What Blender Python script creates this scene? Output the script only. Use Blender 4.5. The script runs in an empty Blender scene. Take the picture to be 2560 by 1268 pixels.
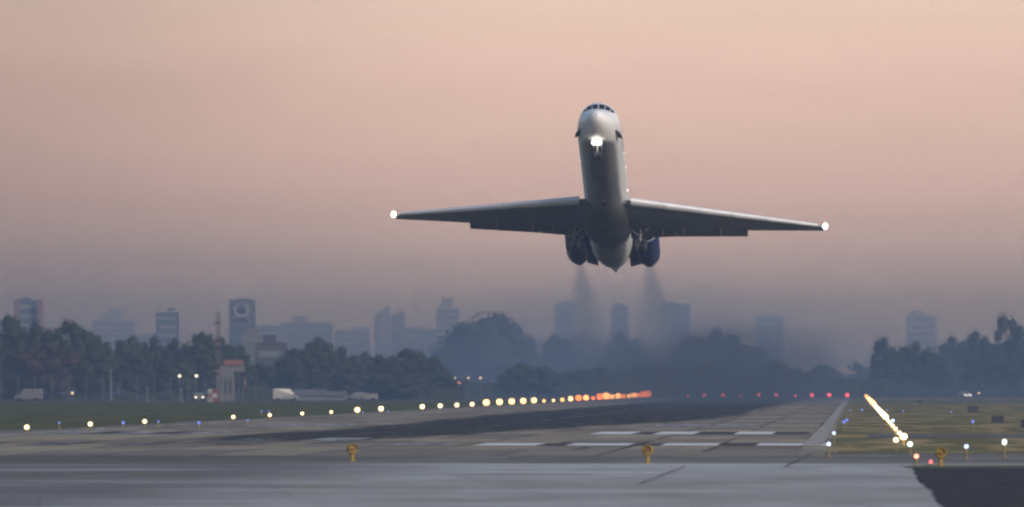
import bpy, bmesh, math, random
from mathutils import Vector, Matrix

R = math.radians
sc = bpy.context.scene
col = sc.collection

# ------------------------------------------------------------------ camera
F = 34090.0                                   # focal length in photo pixels (2560 wide)
CAM = Vector((0.0, 0.0, 2.6))
FWD = Vector(((1280 - 2140) / F, 1.0, (965 - 634) / F)).normalized()
RGT = FWD.cross(Vector((0, 0, 1))).normalized()
UP = RGT.cross(FWD)
cd = bpy.data.cameras.new("camera")
cam = bpy.data.objects.new("camera", cd)
col.objects.link(cam)
sc.camera = cam
cam.location = CAM
cam.rotation_euler = FWD.to_track_quat('-Z', 'Y').to_euler()
cd.sensor_width = 36.0
cd.lens = 36.0 * F / 2560.0
cd.clip_start = 1.0
cd.clip_end = 40000.0
cd.dof.use_dof = True
cd.dof.focus_distance = 880.0
cd.dof.aperture_fstop = 3.6

# ------------------------------------------------------------------ world
w = bpy.data.worlds.new("World")
sc.world = w
w.use_nodes = True
nt = w.node_tree
nt.nodes.clear()


def nd(nt, kind, **kw):
    n = nt.nodes.new(kind)
    for k, v in kw.items():
        if k == 'i':
            for a, b in v.items():
                n.inputs[a].default_value = b
        else:
            setattr(n, k, v)
    return n


def lk(nt, a, b):
    nt.links.new(a, b)


SUN_EL, SUN_AZ = 24.0, 142.0                   # degrees; the soft light comes from behind the camera, on its right
sky = nd(nt, 'ShaderNodeTexSky', sky_type='NISHITA', sun_disc=False)
sky.sun_elevation = R(SUN_EL)
sky.sun_rotation = R(SUN_AZ)
sky.air_density = 1.3
sky.dust_density = 0.6
sky.ozone_density = 3.5
bg_sky = nd(nt, 'ShaderNodeBackground', i={'Strength': 0.115})
lk(nt, sky.outputs[0], bg_sky.inputs[0])
tc = nd(nt, 'ShaderNodeTexCoord')
sep = nd(nt, 'ShaderNodeSeparateXYZ')
lk(nt, tc.outputs['Generated'], sep.inputs[0])
mr = nd(nt, 'ShaderNodeMapRange', i={1: -0.002, 2: 0.038, 3: 0.0, 4: 1.0})
lk(nt, sep.outputs[2], mr.inputs[0])
ramp = nd(nt, 'ShaderNodeValToRGB')
SKY_RAMP = [                                   # elevation z (sine) -> linear colour of the dusk band low in the sky
    (-0.002, (1.791, 1.234, 0.768)),
    (0.00557, (1.846, 1.272, 0.792)),
    (0.00645, (1.920, 1.329, 0.863)),
    (0.00777, (1.737, 1.147, 0.794)),
    (0.00895, (1.551, 1.029, 0.741)),
    (0.01071, (1.512, 0.993, 0.721)),
    (0.01276, (1.414, 0.907, 0.663)),
    (0.01511, (1.395, 0.886, 0.672)),
    (0.01804, (1.347, 0.880, 0.654)),
    (0.02097, (1.305, 0.857, 0.642)),
    (0.02391, (1.298, 0.870, 0.658)),
    (0.02684, (1.277, 0.881, 0.664)),
    (0.02801, (1.280, 0.895, 0.681)),
    (0.0380, (1.101, 0.851, 0.681)),
]
els = ramp.color_ramp.elements
while len(els) > 1:
    els.remove(els[-1])
for k, (z, c) in enumerate(SKY_RAMP):
    p = (z + 0.002) / 0.04
    e = els[0] if k == 0 else els.new(p)
    e.position = p
    e.color = (c[0], c[1], c[2], 1)
lk(nt, mr.outputs[0], ramp.inputs[0])
azm = nd(nt, 'ShaderNodeMapRange', i={1: -0.070, 2: -0.022, 3: 0.64, 4: 1.0})   # the band fades towards the north-west
azm.interpolation_type = 'SMOOTHSTEP'
lk(nt, sep.outputs[0], azm.inputs[0])
bg_low = nd(nt, 'ShaderNodeBackground')
lk(nt, ramp.outputs[0], bg_low.inputs[0])
hmap = nd(nt, 'ShaderNodeMapping')                # faint uneven layers in the dusk band
hmap.inputs['Scale'].default_value = (28.0, 28.0, 190.0)
hno = nd(nt, 'ShaderNodeTexNoise', i={'Scale': 1.0, 'Detail': 4.0, 'Roughness': 0.55})
lk(nt, tc.outputs['Generated'], hmap.inputs[0])
lk(nt, hmap.outputs[0], hno.inputs['Vector'])
hmr = nd(nt, 'ShaderNodeMapRange', i={1: 0.3, 2: 0.7, 3: 0.955, 4: 1.045})
lk(nt, hno.outputs[0], hmr.inputs[0])
hmu = nd(nt, 'ShaderNodeMath', operation='MULTIPLY')
lk(nt, azm.outputs[0], hmu.inputs[0])
lk(nt, hmr.outputs[0], hmu.inputs[1])
lk(nt, hmu.outputs[0], bg_low.inputs[1])
mz = nd(nt, 'ShaderNodeMapRange', i={1: 0.035, 2: 0.22, 3: 0.0, 4: 1.0})
mz.interpolation_type = 'SMOOTHSTEP'
lk(nt, sep.outputs[2], mz.inputs[0])
mix = nd(nt, 'ShaderNodeMixShader')
lk(nt, mz.outputs[0], mix.inputs[0])
lk(nt, bg_low.outputs[0], mix.inputs[1])
lk(nt, bg_sky.outputs[0], mix.inputs[2])
wo = nd(nt, 'ShaderNodeOutputWorld')
lk(nt, mix.outputs[0], wo.inputs[0])

# ------------------------------------------------------------------ sun
sd = bpy.data.lights.new("sun", 'SUN')
sd.energy = 3.6
sd.angle = R(25)
sd.color = (1.0, 0.84, 0.70)
so = bpy.data.objects.new("sun", sd)
col.objects.link(so)
so.location = (0, -50, 60)
sv = Vector((math.sin(R(SUN_AZ)) * math.cos(R(SUN_EL)), math.cos(R(SUN_AZ)) * math.cos(R(SUN_EL)), math.sin(R(SUN_EL))))
so.rotation_euler = sv.to_track_quat('Z', 'Y').to_euler()

# ------------------------------------------------------------------ render
vs = sc.view_settings
vs.view_transform = 'Standard'
vs.look = 'None'
vs.exposure = 0.0
vs.gamma = 1.0
cy = sc.cycles
cy.use_denoising = True
cy.max_bounces = 6
cy.diffuse_bounces = 3
cy.glossy_bounces = 3
cy.transparent_max_bounces = 12
cy.volume_bounces = 2
cy.volume_max_steps = 256
cy.sample_clamp_indirect = 3.0
cy.filter_width = 2.4


# ------------------------------------------------------------------ places
def ray(px, py):
    return FWD + RGT * ((px - 1280) / F) - UP * ((py - 634) / F)


def at(px, py, D):
    d = ray(px, py)
    return CAM + d * (D / d.y)


def ground(px, py, z=0.0):
    d = ray(px, py)
    return CAM + d * ((z - CAM.z) / d.z)


def gx(px, D):
    return at(px, 965, D).x


def hz(py, D):
    return at(1280, py, D).z


# ------------------------------------------------------------------ materials
MATS = {}


def mat(name, color, rough=0.7, metal=0.0, var=0.0, scale=3.0, stretch=(1, 1, 1), color2=None, spec=0.5, coat=0.0):
    """Principled paint / stone / metal with a procedural mottling of its base colour."""
    m = bpy.data.materials.new(name)
    m.use_nodes = True
    t = m.node_tree
    b = t.nodes['Principled BSDF']
    b.inputs['Roughness'].default_value = rough
    b.inputs['Metallic'].default_value = metal
    b.inputs['Specular IOR Level'].default_value = spec
    b.inputs['Coat Weight'].default_value = coat
    c2 = color2 or tuple(max(0.0, c * (1 - var)) for c in color)
    co = nd(t, 'ShaderNodeTexCoord')
    mp = nd(t, 'ShaderNodeMapping')
    mp.inputs['Scale'].default_value = stretch
    no = nd(t, 'ShaderNodeTexNoise', i={'Scale': scale, 'Detail': 5.0, 'Roughness': 0.6})
    mx = nd(t, 'ShaderNodeMix', data_type='RGBA')
    rp = nd(t, 'ShaderNodeMapRange', i={1: 0.35, 2: 0.65})
    lk(t, co.outputs['Object'], mp.inputs[0])
    lk(t, mp.outputs[0], no.inputs['Vector'])
    lk(t, no.outputs[0], rp.inputs[0])
    lk(t, rp.outputs[0], mx.inputs[0])
    mx.inputs[6].default_value = (*color, 1)
    mx.inputs[7].default_value = (*c2, 1)
    lk(t, mx.outputs[2], b.inputs['Base Color'])
    MATS[name] = m
    return m


def emit(name, color, strength):
    m = bpy.data.materials.new(name)
    m.use_nodes = True
    t = m.node_tree
    t.nodes.clear()
    e = nd(t, 'ShaderNodeEmission', i={'Color': (*color, 1), 'Strength': strength})
    o = nd(t, 'ShaderNodeOutputMaterial')
    lk(t, e.outputs[0], o.inputs[0])
    m.cycles.emission_sampling = 'NONE'
    MATS[name] = m
    return m


# ------------------------------------------------------------------ mesh collector
class MB:
    def __init__(self):
        self.v, self.f, self.m, self.s = [], [], [], []

    def add(self, vs, fs, mi=0, smooth=False):
        n = len(self.v)
        self.v += [tuple(p) for p in vs]
        for f in fs:
            self.f.append(tuple(n + i for i in f))
            self.m.append(mi)
            self.s.append(smooth)
        return self

    def box(self, x0, x1, y0, y1, z0, z1, mi=0):
        v = [(x0, y0, z0), (x1, y0, z0), (x1, y1, z0), (x0, y1, z0), (x0, y0, z1), (x1, y0, z1), (x1, y1, z1), (x0, y1, z1)]
        return self.add(v, [(0, 3, 2, 1), (4, 5, 6, 7), (0, 1, 5, 4), (1, 2, 6, 5), (2, 3, 7, 6), (3, 0, 4, 7)], mi)

    def rod(self, a, b, ra, rb=None, n=8, mi=0, smooth=True):
        a, b = Vector(a), Vector(b)
        rb = ra if rb is None else rb
        d = (b - a).normalized()
        u = d.orthogonal().normalized()
        q = d.cross(u)
        v = []
        for p, r in ((a, ra), (b, rb)):
            for k in range(n):
                t = 2 * math.pi * k / n
                v.append(p + (u * math.cos(t) + q * math.sin(t)) * r)
        fs = [(k, (k + 1) % n, n + (k + 1) % n, n + k) for k in range(n)]
        self.add(v, fs, mi, smooth)
        return self.add(v, [tuple(reversed(range(n))), tuple(range(n, 2 * n))], mi, False)

    def rings(self, rings, mi=0, smooth=True, caps=True, weld=False):
        n = len(rings[0])
        v = [p for r in rings for p in r]
        fs = []
        for k in range(len(rings) - 1):
            for j in range(n):
                fs.append((k * n + j, k * n + (j + 1) % n, (k + 1) * n + (j + 1) % n, (k + 1) * n + j))
        if caps and weld:                        # one closed skin, for smoke volumes and balls
            fs += [tuple(reversed(range(n))), tuple(range((len(rings) - 1) * n, len(rings) * n))]
            caps = False
        self.add(v, fs, mi, smooth)
        if caps:                                 # caps on their own vertices, so they do not bend the side's shading
            self.add(rings[0], [tuple(reversed(range(n)))], mi, False)
            self.add(rings[-1], [tuple(range(n))], mi, False)
        return self

    def ball(self, c, r, n=10, mi=0, sz=1.0):
        c = Vector(c)
        rs = []
        for k in range(1, n):
            t = math.pi * k / n
            rs.append([(c.x + r * math.sin(t) * math.cos(2 * math.pi * j / (2 * n)), c.y + r * math.sin(t) * math.sin(2 * math.pi * j / (2 * n)),
                        c.z - r * sz * math.cos(t)) for j in range(2 * n)])
        return self.rings(rs, mi, True, True, True)

    def mesh(self, name, mats):
        me = bpy.data.meshes.new(name)
        me.from_pydata(self.v, [], self.f)
        for m in (mats if isinstance(mats, (list, tuple)) else [mats]):
            me.materials.append(m)
        me.polygons.foreach_set('material_index', self.m)
        me.polygons.foreach_set('use_smooth', self.s)
        me.update()
        bm = bmesh.new()
        bm.from_mesh(me)
        bmesh.ops.recalc_face_normals(bm, faces=bm.faces)
        bm.to_mesh(me)
        bm.free()
        return me

    def build(self, name, mats, parent=None):
        return link(name, self.mesh(name, mats), parent)


def link(name, me, parent=None):
    o = bpy.data.objects.new(name, me)
    col.objects.link(o)
    if parent is not None:
        o.parent = parent
    return o


def tag(o, label=None, cat=None, group=None, kind=None):
    for k, v in (('label', label), ('category', cat), ('group', group), ('kind', kind)):
        if v:
            o[k] = v
    return o


def empty(name, loc, label, cat, group=None, rz=0.0):
    o = bpy.data.objects.new(name, None)
    o.empty_display_size = 0.3
    col.objects.link(o)
    o.location = loc
    o.rotation_euler = (0, 0, rz)
    return tag(o, label, cat, group)


def copy_tree(o, parent=None):
    c = o.copy()
    col.objects.link(c)
    c.parent = parent
    for ch in [x for x in o.children]:
        copy_tree(ch, c)
    return c


def ordinal(n):
    return ['first', 'second', 'third', 'fourth', 'fifth', 'sixth', 'seventh', 'eighth', 'ninth', 'tenth', 'eleventh', 'twelfth',
            'thirteenth', 'fourteenth', 'fifteenth', 'sixteenth', 'seventeenth', 'eighteenth', 'nineteenth', 'twentieth'][n - 1]


# ================================================================== GROUND
class NT:
    """Small helper to write node maths."""

    def __init__(self, name):
        self.mat = bpy.data.materials.new(name)
        self.mat.use_nodes = True
        self.t = self.mat.node_tree
        self.b = self.t.nodes['Principled BSDF']
        self.co = nd(self.t, 'ShaderNodeTexCoord').outputs['Object']
        s = nd(self.t, 'ShaderNodeSeparateXYZ')
        lk(self.t, self.co, s.inputs[0])
        self.x, self.y, self.z = s.outputs

    def put(self, sock, v):
        if hasattr(v, 'is_linked'):
            lk(self.t, v, sock)
        elif isinstance(v, tuple):
            sock.default_value = (*v, 1)
        else:
            sock.default_value = v

    def op(self, o, a, b=0.0, c=0.0):
        n = nd(self.t, 'ShaderNodeMath', operation=o)
        for k, v in enumerate((a, b, c)):
            self.put(n.inputs[k], v)
        return n.outputs[0]

    def noise(self, sx, sy, sz=1.0, detail=4.0, rough=0.55, off=0.0):
        m = nd(self.t, 'ShaderNodeMapping')
        m.inputs['Scale'].default_value = (sx, sy, sz)
        m.inputs['Location'].default_value = (off, off * 1.7, off * 0.3)
        lk(self.t, self.co, m.inputs[0])
        n = nd(self.t, 'ShaderNodeTexNoise', i={'Scale': 1.0, 'Detail': detail, 'Roughness': rough})
        lk(self.t, m.outputs[0], n.inputs['Vector'])
        return n.outputs[0]

    def step(self, v, a, b, lo=0.0, hi=1.0):
        n = nd(self.t, 'ShaderNodeMapRange', interpolation_type='SMOOTHSTEP', i={1: a, 2: b, 3: lo, 4: hi})
        if a > b:
            n.inputs[1].default_value, n.inputs[2].default_value = b, a
            n.inputs[3].default_value, n.inputs[4].default_value = hi, lo
        self.put(n.inputs[0], v)
        return n.outputs[0]

    def mix(self, f, a, b):
        n = nd(self.t, 'ShaderNodeMix', data_type='RGBA')
        self.put(n.inputs[0], f)
        self.put(n.inputs[6], a)
        self.put(n.inputs[7], b)
        return n.outputs[2]

    def mul(self, a, b):
        return self.op('MULTIPLY', a, b)

    def done(self, c, rough=0.8, spec=0.35):
        self.put(self.b.inputs['Base Color'], c)
        self.put(self.b.inputs['Roughness'], rough)
        self.put(self.b.inputs['Specular IOR Level'], spec)
        return self.mat


def grass_mat():
    n = NT('mown_grass')
    a = n.noise(0.28, 0.022, detail=6)
    b = n.noise(0.5, 0.05, detail=4, off=7)
    dry = n.step(a, 0.42, 0.58)
    dry = n.op('MAXIMUM', dry, n.step(n.x, -12.0, -2.0, 0.0, 0.34))
    green = n.mix(n.step(b, 0.35, 0.65), (0.040, 0.054, 0.014), (0.062, 0.072, 0.020))
    straw = n.mix(n.step(b, 0.35, 0.65), (0.325, 0.245, 0.115), (0.24, 0.195, 0.095))
    right = n.step(n.x, -30.0, -2.0)
    c = n.mix(n.mul(dry, n.op('MULTIPLY_ADD', right, 0.75, 0.22)), green, straw)
    dark = n.step(n.noise(0.03, 0.022, detail=3, off=21), 0.56, 0.66)
    c = n.mix(n.mul(dark, 0.55), c, (0.055, 0.065, 0.028))
    return n.done(c, 0.95, 0.1)


def sheet(name, pts, z, m, kind='structure'):
    me = bpy.data.meshes.new(name)
    me.from_pydata([(x, y, z) for x, y in pts], [], [tuple(range(len(pts)))])
    me.materials.append(m)
    me.update()
    o = link(name, me)
    if me.polygons[0].normal.z < 0:
        me.flip_normals()
    return tag(o, kind=kind)


def rect(name, x0, x1, y0, y1, z, m):
    return sheet(name, [(x0, y0), (x1, y0), (x1, y1), (x0, y1)], z, m)


rect('ground', -3900, 3900, -90, 9400, 0.0, grass_mat())


def runway_mat():
    n = NT('worn_runway_concrete')
    # slabs of slightly different tone
    fx = n.op('FLOOR', n.op('DIVIDE', n.op('ADD', n.x, 2.25), 3.7))
    fy = n.op('FLOOR', n.op('DIVIDE', n.op('MULTIPLY_ADD', fx, 11.0, n.y), 34.0))
    cb = nd(n.t, 'ShaderNodeCombineXYZ')
    lk(n.t, fx, cb.inputs[0])
    lk(n.t, fy, cb.inputs[1])
    wn = nd(n.t, 'ShaderNodeTexWhiteNoise', noise_dimensions='2D')
    lk(n.t, cb.outputs[0], wn.inputs['Vector'])
    base = n.mix(wn.outputs[0], (0.325, 0.280, 0.212), (0.165, 0.146, 0.120))
    streak = n.noise(0.7, 0.018, detail=6)
    base = n.mix(n.mul(n.step(streak, 0.45, 0.68), 0.5), base, (0.17, 0.16, 0.155))
    # tar-filled joints
    fr = n.op('PINGPONG', n.op('ADD', n.x, 2.25), 1.85)
    jit = n.op('MULTIPLY_ADD', n.noise(0.4, 0.03, off=3), 0.5, -0.25)
    jw = n.step(n.op('ADD', fr, jit), 0.17, 0.07)
    joint = n.mul(jw, n.step(n.noise(0.25, 0.02, off=13), 0.40, 0.56))
    fy2 = n.op('PINGPONG', n.op('ADD', n.y, 15.0), 75.0)
    joint = n.op('MAXIMUM', joint, n.mul(n.step(fy2, 2.6, 1.2), 0.55))
    base = n.mix(n.mul(joint, 0.85), base, (0.045, 0.043, 0.045))
    # tyre rubber down the middle, widened far off to paint in smoke shadow
    hw = n.step(n.y, 600.0, 1200.0, 4.4, 11.0)
    cx = n.step(n.y, 600.0, 1100.0, 27.5, 21.5)
    dx = n.op('ABSOLUTE', n.op('ADD', n.x, cx))
    rag = n.op('MULTIPLY_ADD', n.noise(0.5, 0.012, detail=7, rough=0.65, off=31), 7.0, -3.5)
    edge = n.op('SUBTRACT', n.op('ADD', dx, rag), hw)
    rub_shade = n.mul(n.step(edge, 1.3, -1.2), n.step(n.op('ADD', n.y, n.mul(rag, 20.0)), 590.0, 680.0))
    rub_shade = n.mul(rub_shade, n.step(n.noise(1.2, 0.02, detail=6, off=44), 0.30, 0.50, 0.72, 1.0))
    base = n.mix(n.mul(rub_shade, 0.95), base, (0.022, 0.024, 0.030))
    # darker mixed surface nearer than the threshold
    near = n.step(n.y, 575.0, 535.0)
    base = n.mix(n.mul(near, 0.45), base, (0.155, 0.148, 0.145))
    return n.done(base, 0.9, 0.06)


RM = runway_mat()
rect('runway', -47.2, -1.2, 507, 3000, 0.010, RM)


def apron_mat():
    n = NT('pale_taxiway_concrete')
    a = n.noise(0.06, 0.02, detail=5)
    b = n.noise(0.35, 0.06, detail=5, off=9)
    c = n.mix(n.step(a, 0.36, 0.64), (0.375, 0.395, 0.405), (0.285, 0.290, 0.285))
    c = n.mix(n.mul(n.step(b, 0.45, 0.7), 0.6), c, (0.205, 0.20, 0.19))
    fx = n.op('FLOOR', n.op('DIVIDE', n.op('MULTIPLY_ADD', n.y, 0.06, n.x), 6.0))
    fy = n.op('FLOOR', n.op('DIVIDE', n.y, 24.0))
    cb = nd(n.t, 'ShaderNodeCombineXYZ')
    lk(n.t, fx, cb.inputs[0])
    lk(n.t, fy, cb.inputs[1])
    wn = nd(n.t, 'ShaderNodeTexWhiteNoise', noise_dimensions='2D')
    lk(n.t, cb.outputs[0], wn.inputs['Vector'])
    c = n.mix(n.mul(wn.outputs[0], 0.30), c, (0.22, 0.215, 0.205))
    jx = n.step(n.op('PINGPONG', n.op('MULTIPLY_ADD', n.y, 0.06, n.x), 3.0), 0.07, 0.03)
    jy = n.step(n.op('PINGPONG', n.y, 12.0), 0.55, 0.25)
    jn = n.step(n.noise(0.3, 0.05, detail=3, off=40), 0.42, 0.6)
    c = n.mix(n.mul(n.mul(n.op('MAXIMUM', jx, jy), jn), 0.45), c, (0.07, 0.07, 0.07))
    grit = n.noise(9.0, 1.2, detail=5, off=60)
    c = n.mix(n.mul(n.step(grit, 0.5, 0.75), 0.30), c, (0.17, 0.165, 0.16))
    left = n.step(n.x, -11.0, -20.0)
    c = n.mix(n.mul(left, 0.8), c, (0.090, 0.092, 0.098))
    pale = n.mul(n.step(n.noise(0.05, 0.10, detail=4, off=17), 0.50, 0.64), 0.45)
    c = n.mix(pale, c, (0.47, 0.50, 0.52))
    return n.done(c, 0.9, 0.08)


def old_asphalt_mat():
    n = NT('old_brown_asphalt')
    a = n.noise(0.25, 0.05, detail=6)
    c = n.mix(n.step(a, 0.35, 0.65), (0.185, 0.172, 0.165), (0.125, 0.120, 0.122))
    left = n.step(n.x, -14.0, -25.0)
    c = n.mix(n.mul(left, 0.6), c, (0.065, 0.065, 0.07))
    d = n.step(n.noise(0.12, 0.2, detail=5, off=5), 0.56, 0.66)
    c = n.mix(n.mul(d, 0.5), c, (0.08, 0.078, 0.08))
    return n.done(c, 0.9, 0.08)


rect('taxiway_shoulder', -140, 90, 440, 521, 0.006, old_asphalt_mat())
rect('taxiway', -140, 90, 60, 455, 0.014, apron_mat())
AM = NT('dark_new_asphalt')
AM = AM.done(AM.mix(AM.step(AM.noise(1.4, 0.12, detail=7, rough=0.7), 0.34, 0.70), (0.023, 0.024, 0.029), (0.050, 0.049, 0.051)), 0.92, 0.06)
random.seed(5)
edge_px = [(2277, 1171), (2288, 1188), (2296, 1203), (2310, 1216), (2328, 1226), (2330, 1240), (2340, 1252), (2356, 1268), (2392, 1300), (2470, 1360)]
epts = []
for (a, b), (c, d) in zip(edge_px[:-1], edge_px[1:]):
    for k in range(7):
        t = k / 7
        p = ground(a + (c - a) * t + random.uniform(-5.0, 5.0), b + (d - b) * t)
        epts.append((p.x, p.y))
far_r = ground(2600, 1171)
sheet('asphalt_pad', epts + [(40, epts[-1][1]), (40, epts[0][1])], 0.022, AM)
vg = NT('verge_grass')
vg = vg.done(vg.mix(vg.noise(0.8, 0.2), (0.075, 0.085, 0.045), (0.12, 0.115, 0.065)), 0.95, 0.1)
p0, p1 = ground(2274, 1172), ground(2274, 1165.5)
sheet('grass_verge', [(p0.x, p0.y), (40, p0.y), (40, p1.y), (p1.x + 0.4, p1.y), (p0.x - 0.25, (p0.y + p1.y) / 2)], 0.026, vg)
sheet('grass_verge', [(-0.8, 519.5), (60, 519.5), (60, 531), (-0.6, 528)], 0.010, vg)
# the crossing taxiway far right and a mown track, both in the right-hand grass
TA = NT('narrow_taxiway_asphalt')
TA = TA.done(TA.mix(TA.step(TA.noise(0.2, 0.05), 0.35, 0.65), (0.135, 0.125, 0.130), (0.100, 0.098, 0.104)), 0.92, 0.06)
rect('crossing_taxiway', 0.6, 70, 678, 735, 0.012, TA)
rect('perimeter_road', 1.0, 140, 2120, 2330, 0.012, TA)
rect('perimeter_road', -330, -49, 2330, 2420, 0.012, TA)
# rough pale shoulder along the runway's left edge
SHM = NT('runway_shoulder_asphalt')
SHM = SHM.done(SHM.mix(SHM.step(SHM.noise(0.3, 0.01), 0.35, 0.65), (0.19, 0.175, 0.16), (0.14, 0.135, 0.13)), 0.92, 0.06)
random.seed(8)
lp = [(-46.0, 1900)]
for y in range(1900, 780, -40):
    lp.append((-47.2 - 1.6 * random.random(), y))
lp += [(-49.5, 800), (-50.5, 720), (-49.5, 660), (-47.4, 640), (-46.0, 640)]
sheet('runway_shoulder', lp, 0.006, SHM)


# ------------------------------------------------------------------ painted markings
def paint_mat(name, color, wear, under):
    n = NT(name)
    k = n.noise(1.1, 0.10, detail=6, rough=0.65)
    c = n.mix(n.step(k, wear - 0.09, wear + 0.09), color, under)
    return n.done(c, 0.9, 0.08)


WHITE = paint_mat('runway_white_paint', (0.60, 0.62, 0.63), 0.72, (0.30, 0.29, 0.28))
WORN = paint_mat('worn_white_paint', (0.40, 0.42, 0.44), 0.47, (0.15, 0.145, 0.145))
FAINT = paint_mat('faint_white_paint', (0.25, 0.26, 0.28), 0.44, (0.07, 0.07, 0.075))
BLACK = paint_mat('black_border_paint', (0.050, 0.048, 0.050), 0.70, (0.10, 0.095, 0.09))
YEL = paint_mat('faded_yellow_paint', (0.30, 0.27, 0.13), 0.50, (0.24, 0.24, 0.23))


def keys(y0, y1, xs, m, black=True, skew=0.0):
    for a, b in xs:
        rect('threshold_marking', a, b, y0, y1, 0.022, m)
    if black:
        xs = sorted(xs)
        for (a, b), (c, d) in zip(xs[:-1], xs[1:]):
            if c - b < 3:
                rect('threshold_border', b + 0.02, c - 0.02, y0 + 1, y1 - 1, 0.018, BLACK)


keys(590, 613, [(-4.34, -1.3), (-8.5, -6.05), (-12.6, -9.9), (-16.6, -13.9)], WHITE)
keys(596, 618, [(-20.6, -17.9)], WORN, False)
keys(596, 622, [(-36.9, -34.5), (-33.0, -30.8), (-28.9, -26.6), (-40.8, -38.4)], FAINT, False)
keys(728, 768, [(-6.55, -4.5), (-10.9, -8.7), (-14.25, -12.05)], WHITE)
rect('threshold_border', -4.45, -2.6, 732, 764, 0.018, BLACK)
keys(735, 775, [(-44.7, -41.9), (-40.4, -38.4), (-36.8, -34.2)], WORN)
rect('touchdown_marking', -9.2, -6.5, 868, 925, 0.022, WORN)
rect('touchdown_marking', -13.2, -9.4, 868, 925, 0.022, WORN)
rect('touchdown_marking', -40.0, -33.2, 872, 930, 0.022, WORN)
rect('touchdown_marking', -29.8, -28.3, 640, 668, 0.022, FAINT)
rect('touchdown_marking', -26.2, -24.0, 640, 680, 0.022, WORN)
# centreline dashes, mostly buried under rubber
for k in range(14):
    rect('centreline_marking', -23.6, -23.0, 1010 + 60 * k, 1040 + 60 * k, 0.022, FAINT)
# side stripes
sheet('runway_edge_marking', [(-2.35, 590), (-1.45, 596), (-1.45, 2900), (-2.15, 2900), (-2.2, 880)], 0.026, paint_mat('edge_line_paint', (0.36, 0.355, 0.335), 0.52, (0.25, 0.23, 0.20)))
sheet('runway_edge_marking', [(-45.4, 640), (-44.6, 640), (-44.6, 2900), (-45.4, 2900)], 0.026, WORN)
# taxi lines across the near pavement
for (ax, ay, bx, by, wd) in ((0, 1179, 1480, 1188, 1.6), (0, 1217, 1150, 1222, 1.1), (250, 1157, 1150, 1159, 2.2)):
    a, b = ground(ax, ay), ground(bx, by)
    sheet('taxiway_line', [(a.x - 20, a.y - wd / 2), (b.x, b.y - wd / 2), (b.x, b.y + wd / 2), (a.x - 20, a.y + wd / 2)], 0.022, YEL)
a, b = ground(1085, 1184), ground(1640, 1187)
sheet('apron_marking', [(a.x, a.y), (b.x, b.y), (b.x + 0.4, b.y + 13), (a.x + 1.6, a.y + 9)], 0.020, paint_mat('pale_patch', (0.40, 0.42, 0.44), 0.62, (0.29, 0.30, 0.31)))
cj = paint_mat('tar_joint', (0.07, 0.07, 0.072), 0.50, (0.17, 0.17, 0.168))
for (ax, ay, bx, by, wd) in ((2030, 1134, 1965, 1168, 0.06), (1712, 1168, 1600, 1212, 0.04), (1340, 1139, 1275, 1148, 0.12), (1470, 1120, 1440, 1125, 0.15)):
    a, b = ground(ax, ay), ground(bx, by)
    sheet('pavement_joint', [(a.x - wd, a.y), (a.x + wd, a.y), (b.x + wd, b.y), (b.x - wd, b.y)], 0.030, cj)

# ================================================================== AIRCRAFT
WHITEP = mat('airliner_white_paint', (0.78, 0.79, 0.80), 0.30, var=0.06, scale=0.8, coat=0.3)
NAVY = mat('navy_nacelle_paint', (0.008, 0.036, 0.20), 0.4, var=0.25, scale=1.5, coat=0.2)
WINGM = mat('grey_wing_paint', (0.165, 0.188, 0.212), 0.5, var=0.25, scale=1.2, stretch=(0.4, 1.5, 1))
FLAPM = mat('dark_flap_metal', (0.120, 0.125, 0.145), 0.55, var=0.3, scale=1.5)
SLATM = mat('polished_slat_metal', (0.80, 0.83, 0.88), 0.35, metal=0.25, var=0.12, scale=0.9)
FAIR = mat('pale_fairing_paint', (0.25, 0.24, 0.22), 0.5, var=0.2)
RUBBER = mat('tyre_rubber', (0.022, 0.022, 0.024), 0.8, var=0.3)
STEEL = mat('gear_steel', (0.24, 0.24, 0.24), 0.4, metal=0.4, var=0.25)
LIPM = mat('bare_intake_lip', (0.40, 0.42, 0.44), 0.4, metal=0.5, var=0.1)
HOTM = mat('burnt_exhaust_metal', (0.10, 0.095, 0.09), 0.5, metal=0.6, var=0.4)
GLASS = mat('cockpit_glass', (0.012, 0.018, 0.032), 0.12, var=0.3)
BLUEP = mat('pale_blue_lettering_paint', (0.16, 0.27, 0.40), 0.4, var=0.2)
DARKP = mat('dark_strake_paint', (0.04, 0.04, 0.048), 0.6, var=0.3)
L_LAND = emit('landing_light_glow', (1.0, 0.95, 0.86), 7.0)
L_NOSE = emit('nose_light_glow', (1.0, 0.93, 0.78), 8.0)
L_CAB = emit('cabin_light_glow', (1.0, 0.96, 0.88), 1.6)


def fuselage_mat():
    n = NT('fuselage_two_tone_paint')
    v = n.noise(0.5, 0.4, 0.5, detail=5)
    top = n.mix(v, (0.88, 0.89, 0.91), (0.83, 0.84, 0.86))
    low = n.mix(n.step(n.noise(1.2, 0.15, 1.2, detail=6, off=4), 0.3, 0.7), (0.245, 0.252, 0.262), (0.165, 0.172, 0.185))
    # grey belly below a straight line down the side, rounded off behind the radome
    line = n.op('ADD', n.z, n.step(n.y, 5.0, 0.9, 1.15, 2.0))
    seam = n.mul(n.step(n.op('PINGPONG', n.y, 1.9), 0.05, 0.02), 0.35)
    c = n.mix(n.step(line, 0.22, -0.22), top, low)  # two-tone paint; blurred edge and nose start paint in the soft light terminator
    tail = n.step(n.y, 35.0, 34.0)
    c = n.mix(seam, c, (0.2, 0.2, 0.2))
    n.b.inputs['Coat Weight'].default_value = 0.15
    return n.done(c, 0.36, 0.5)


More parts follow.
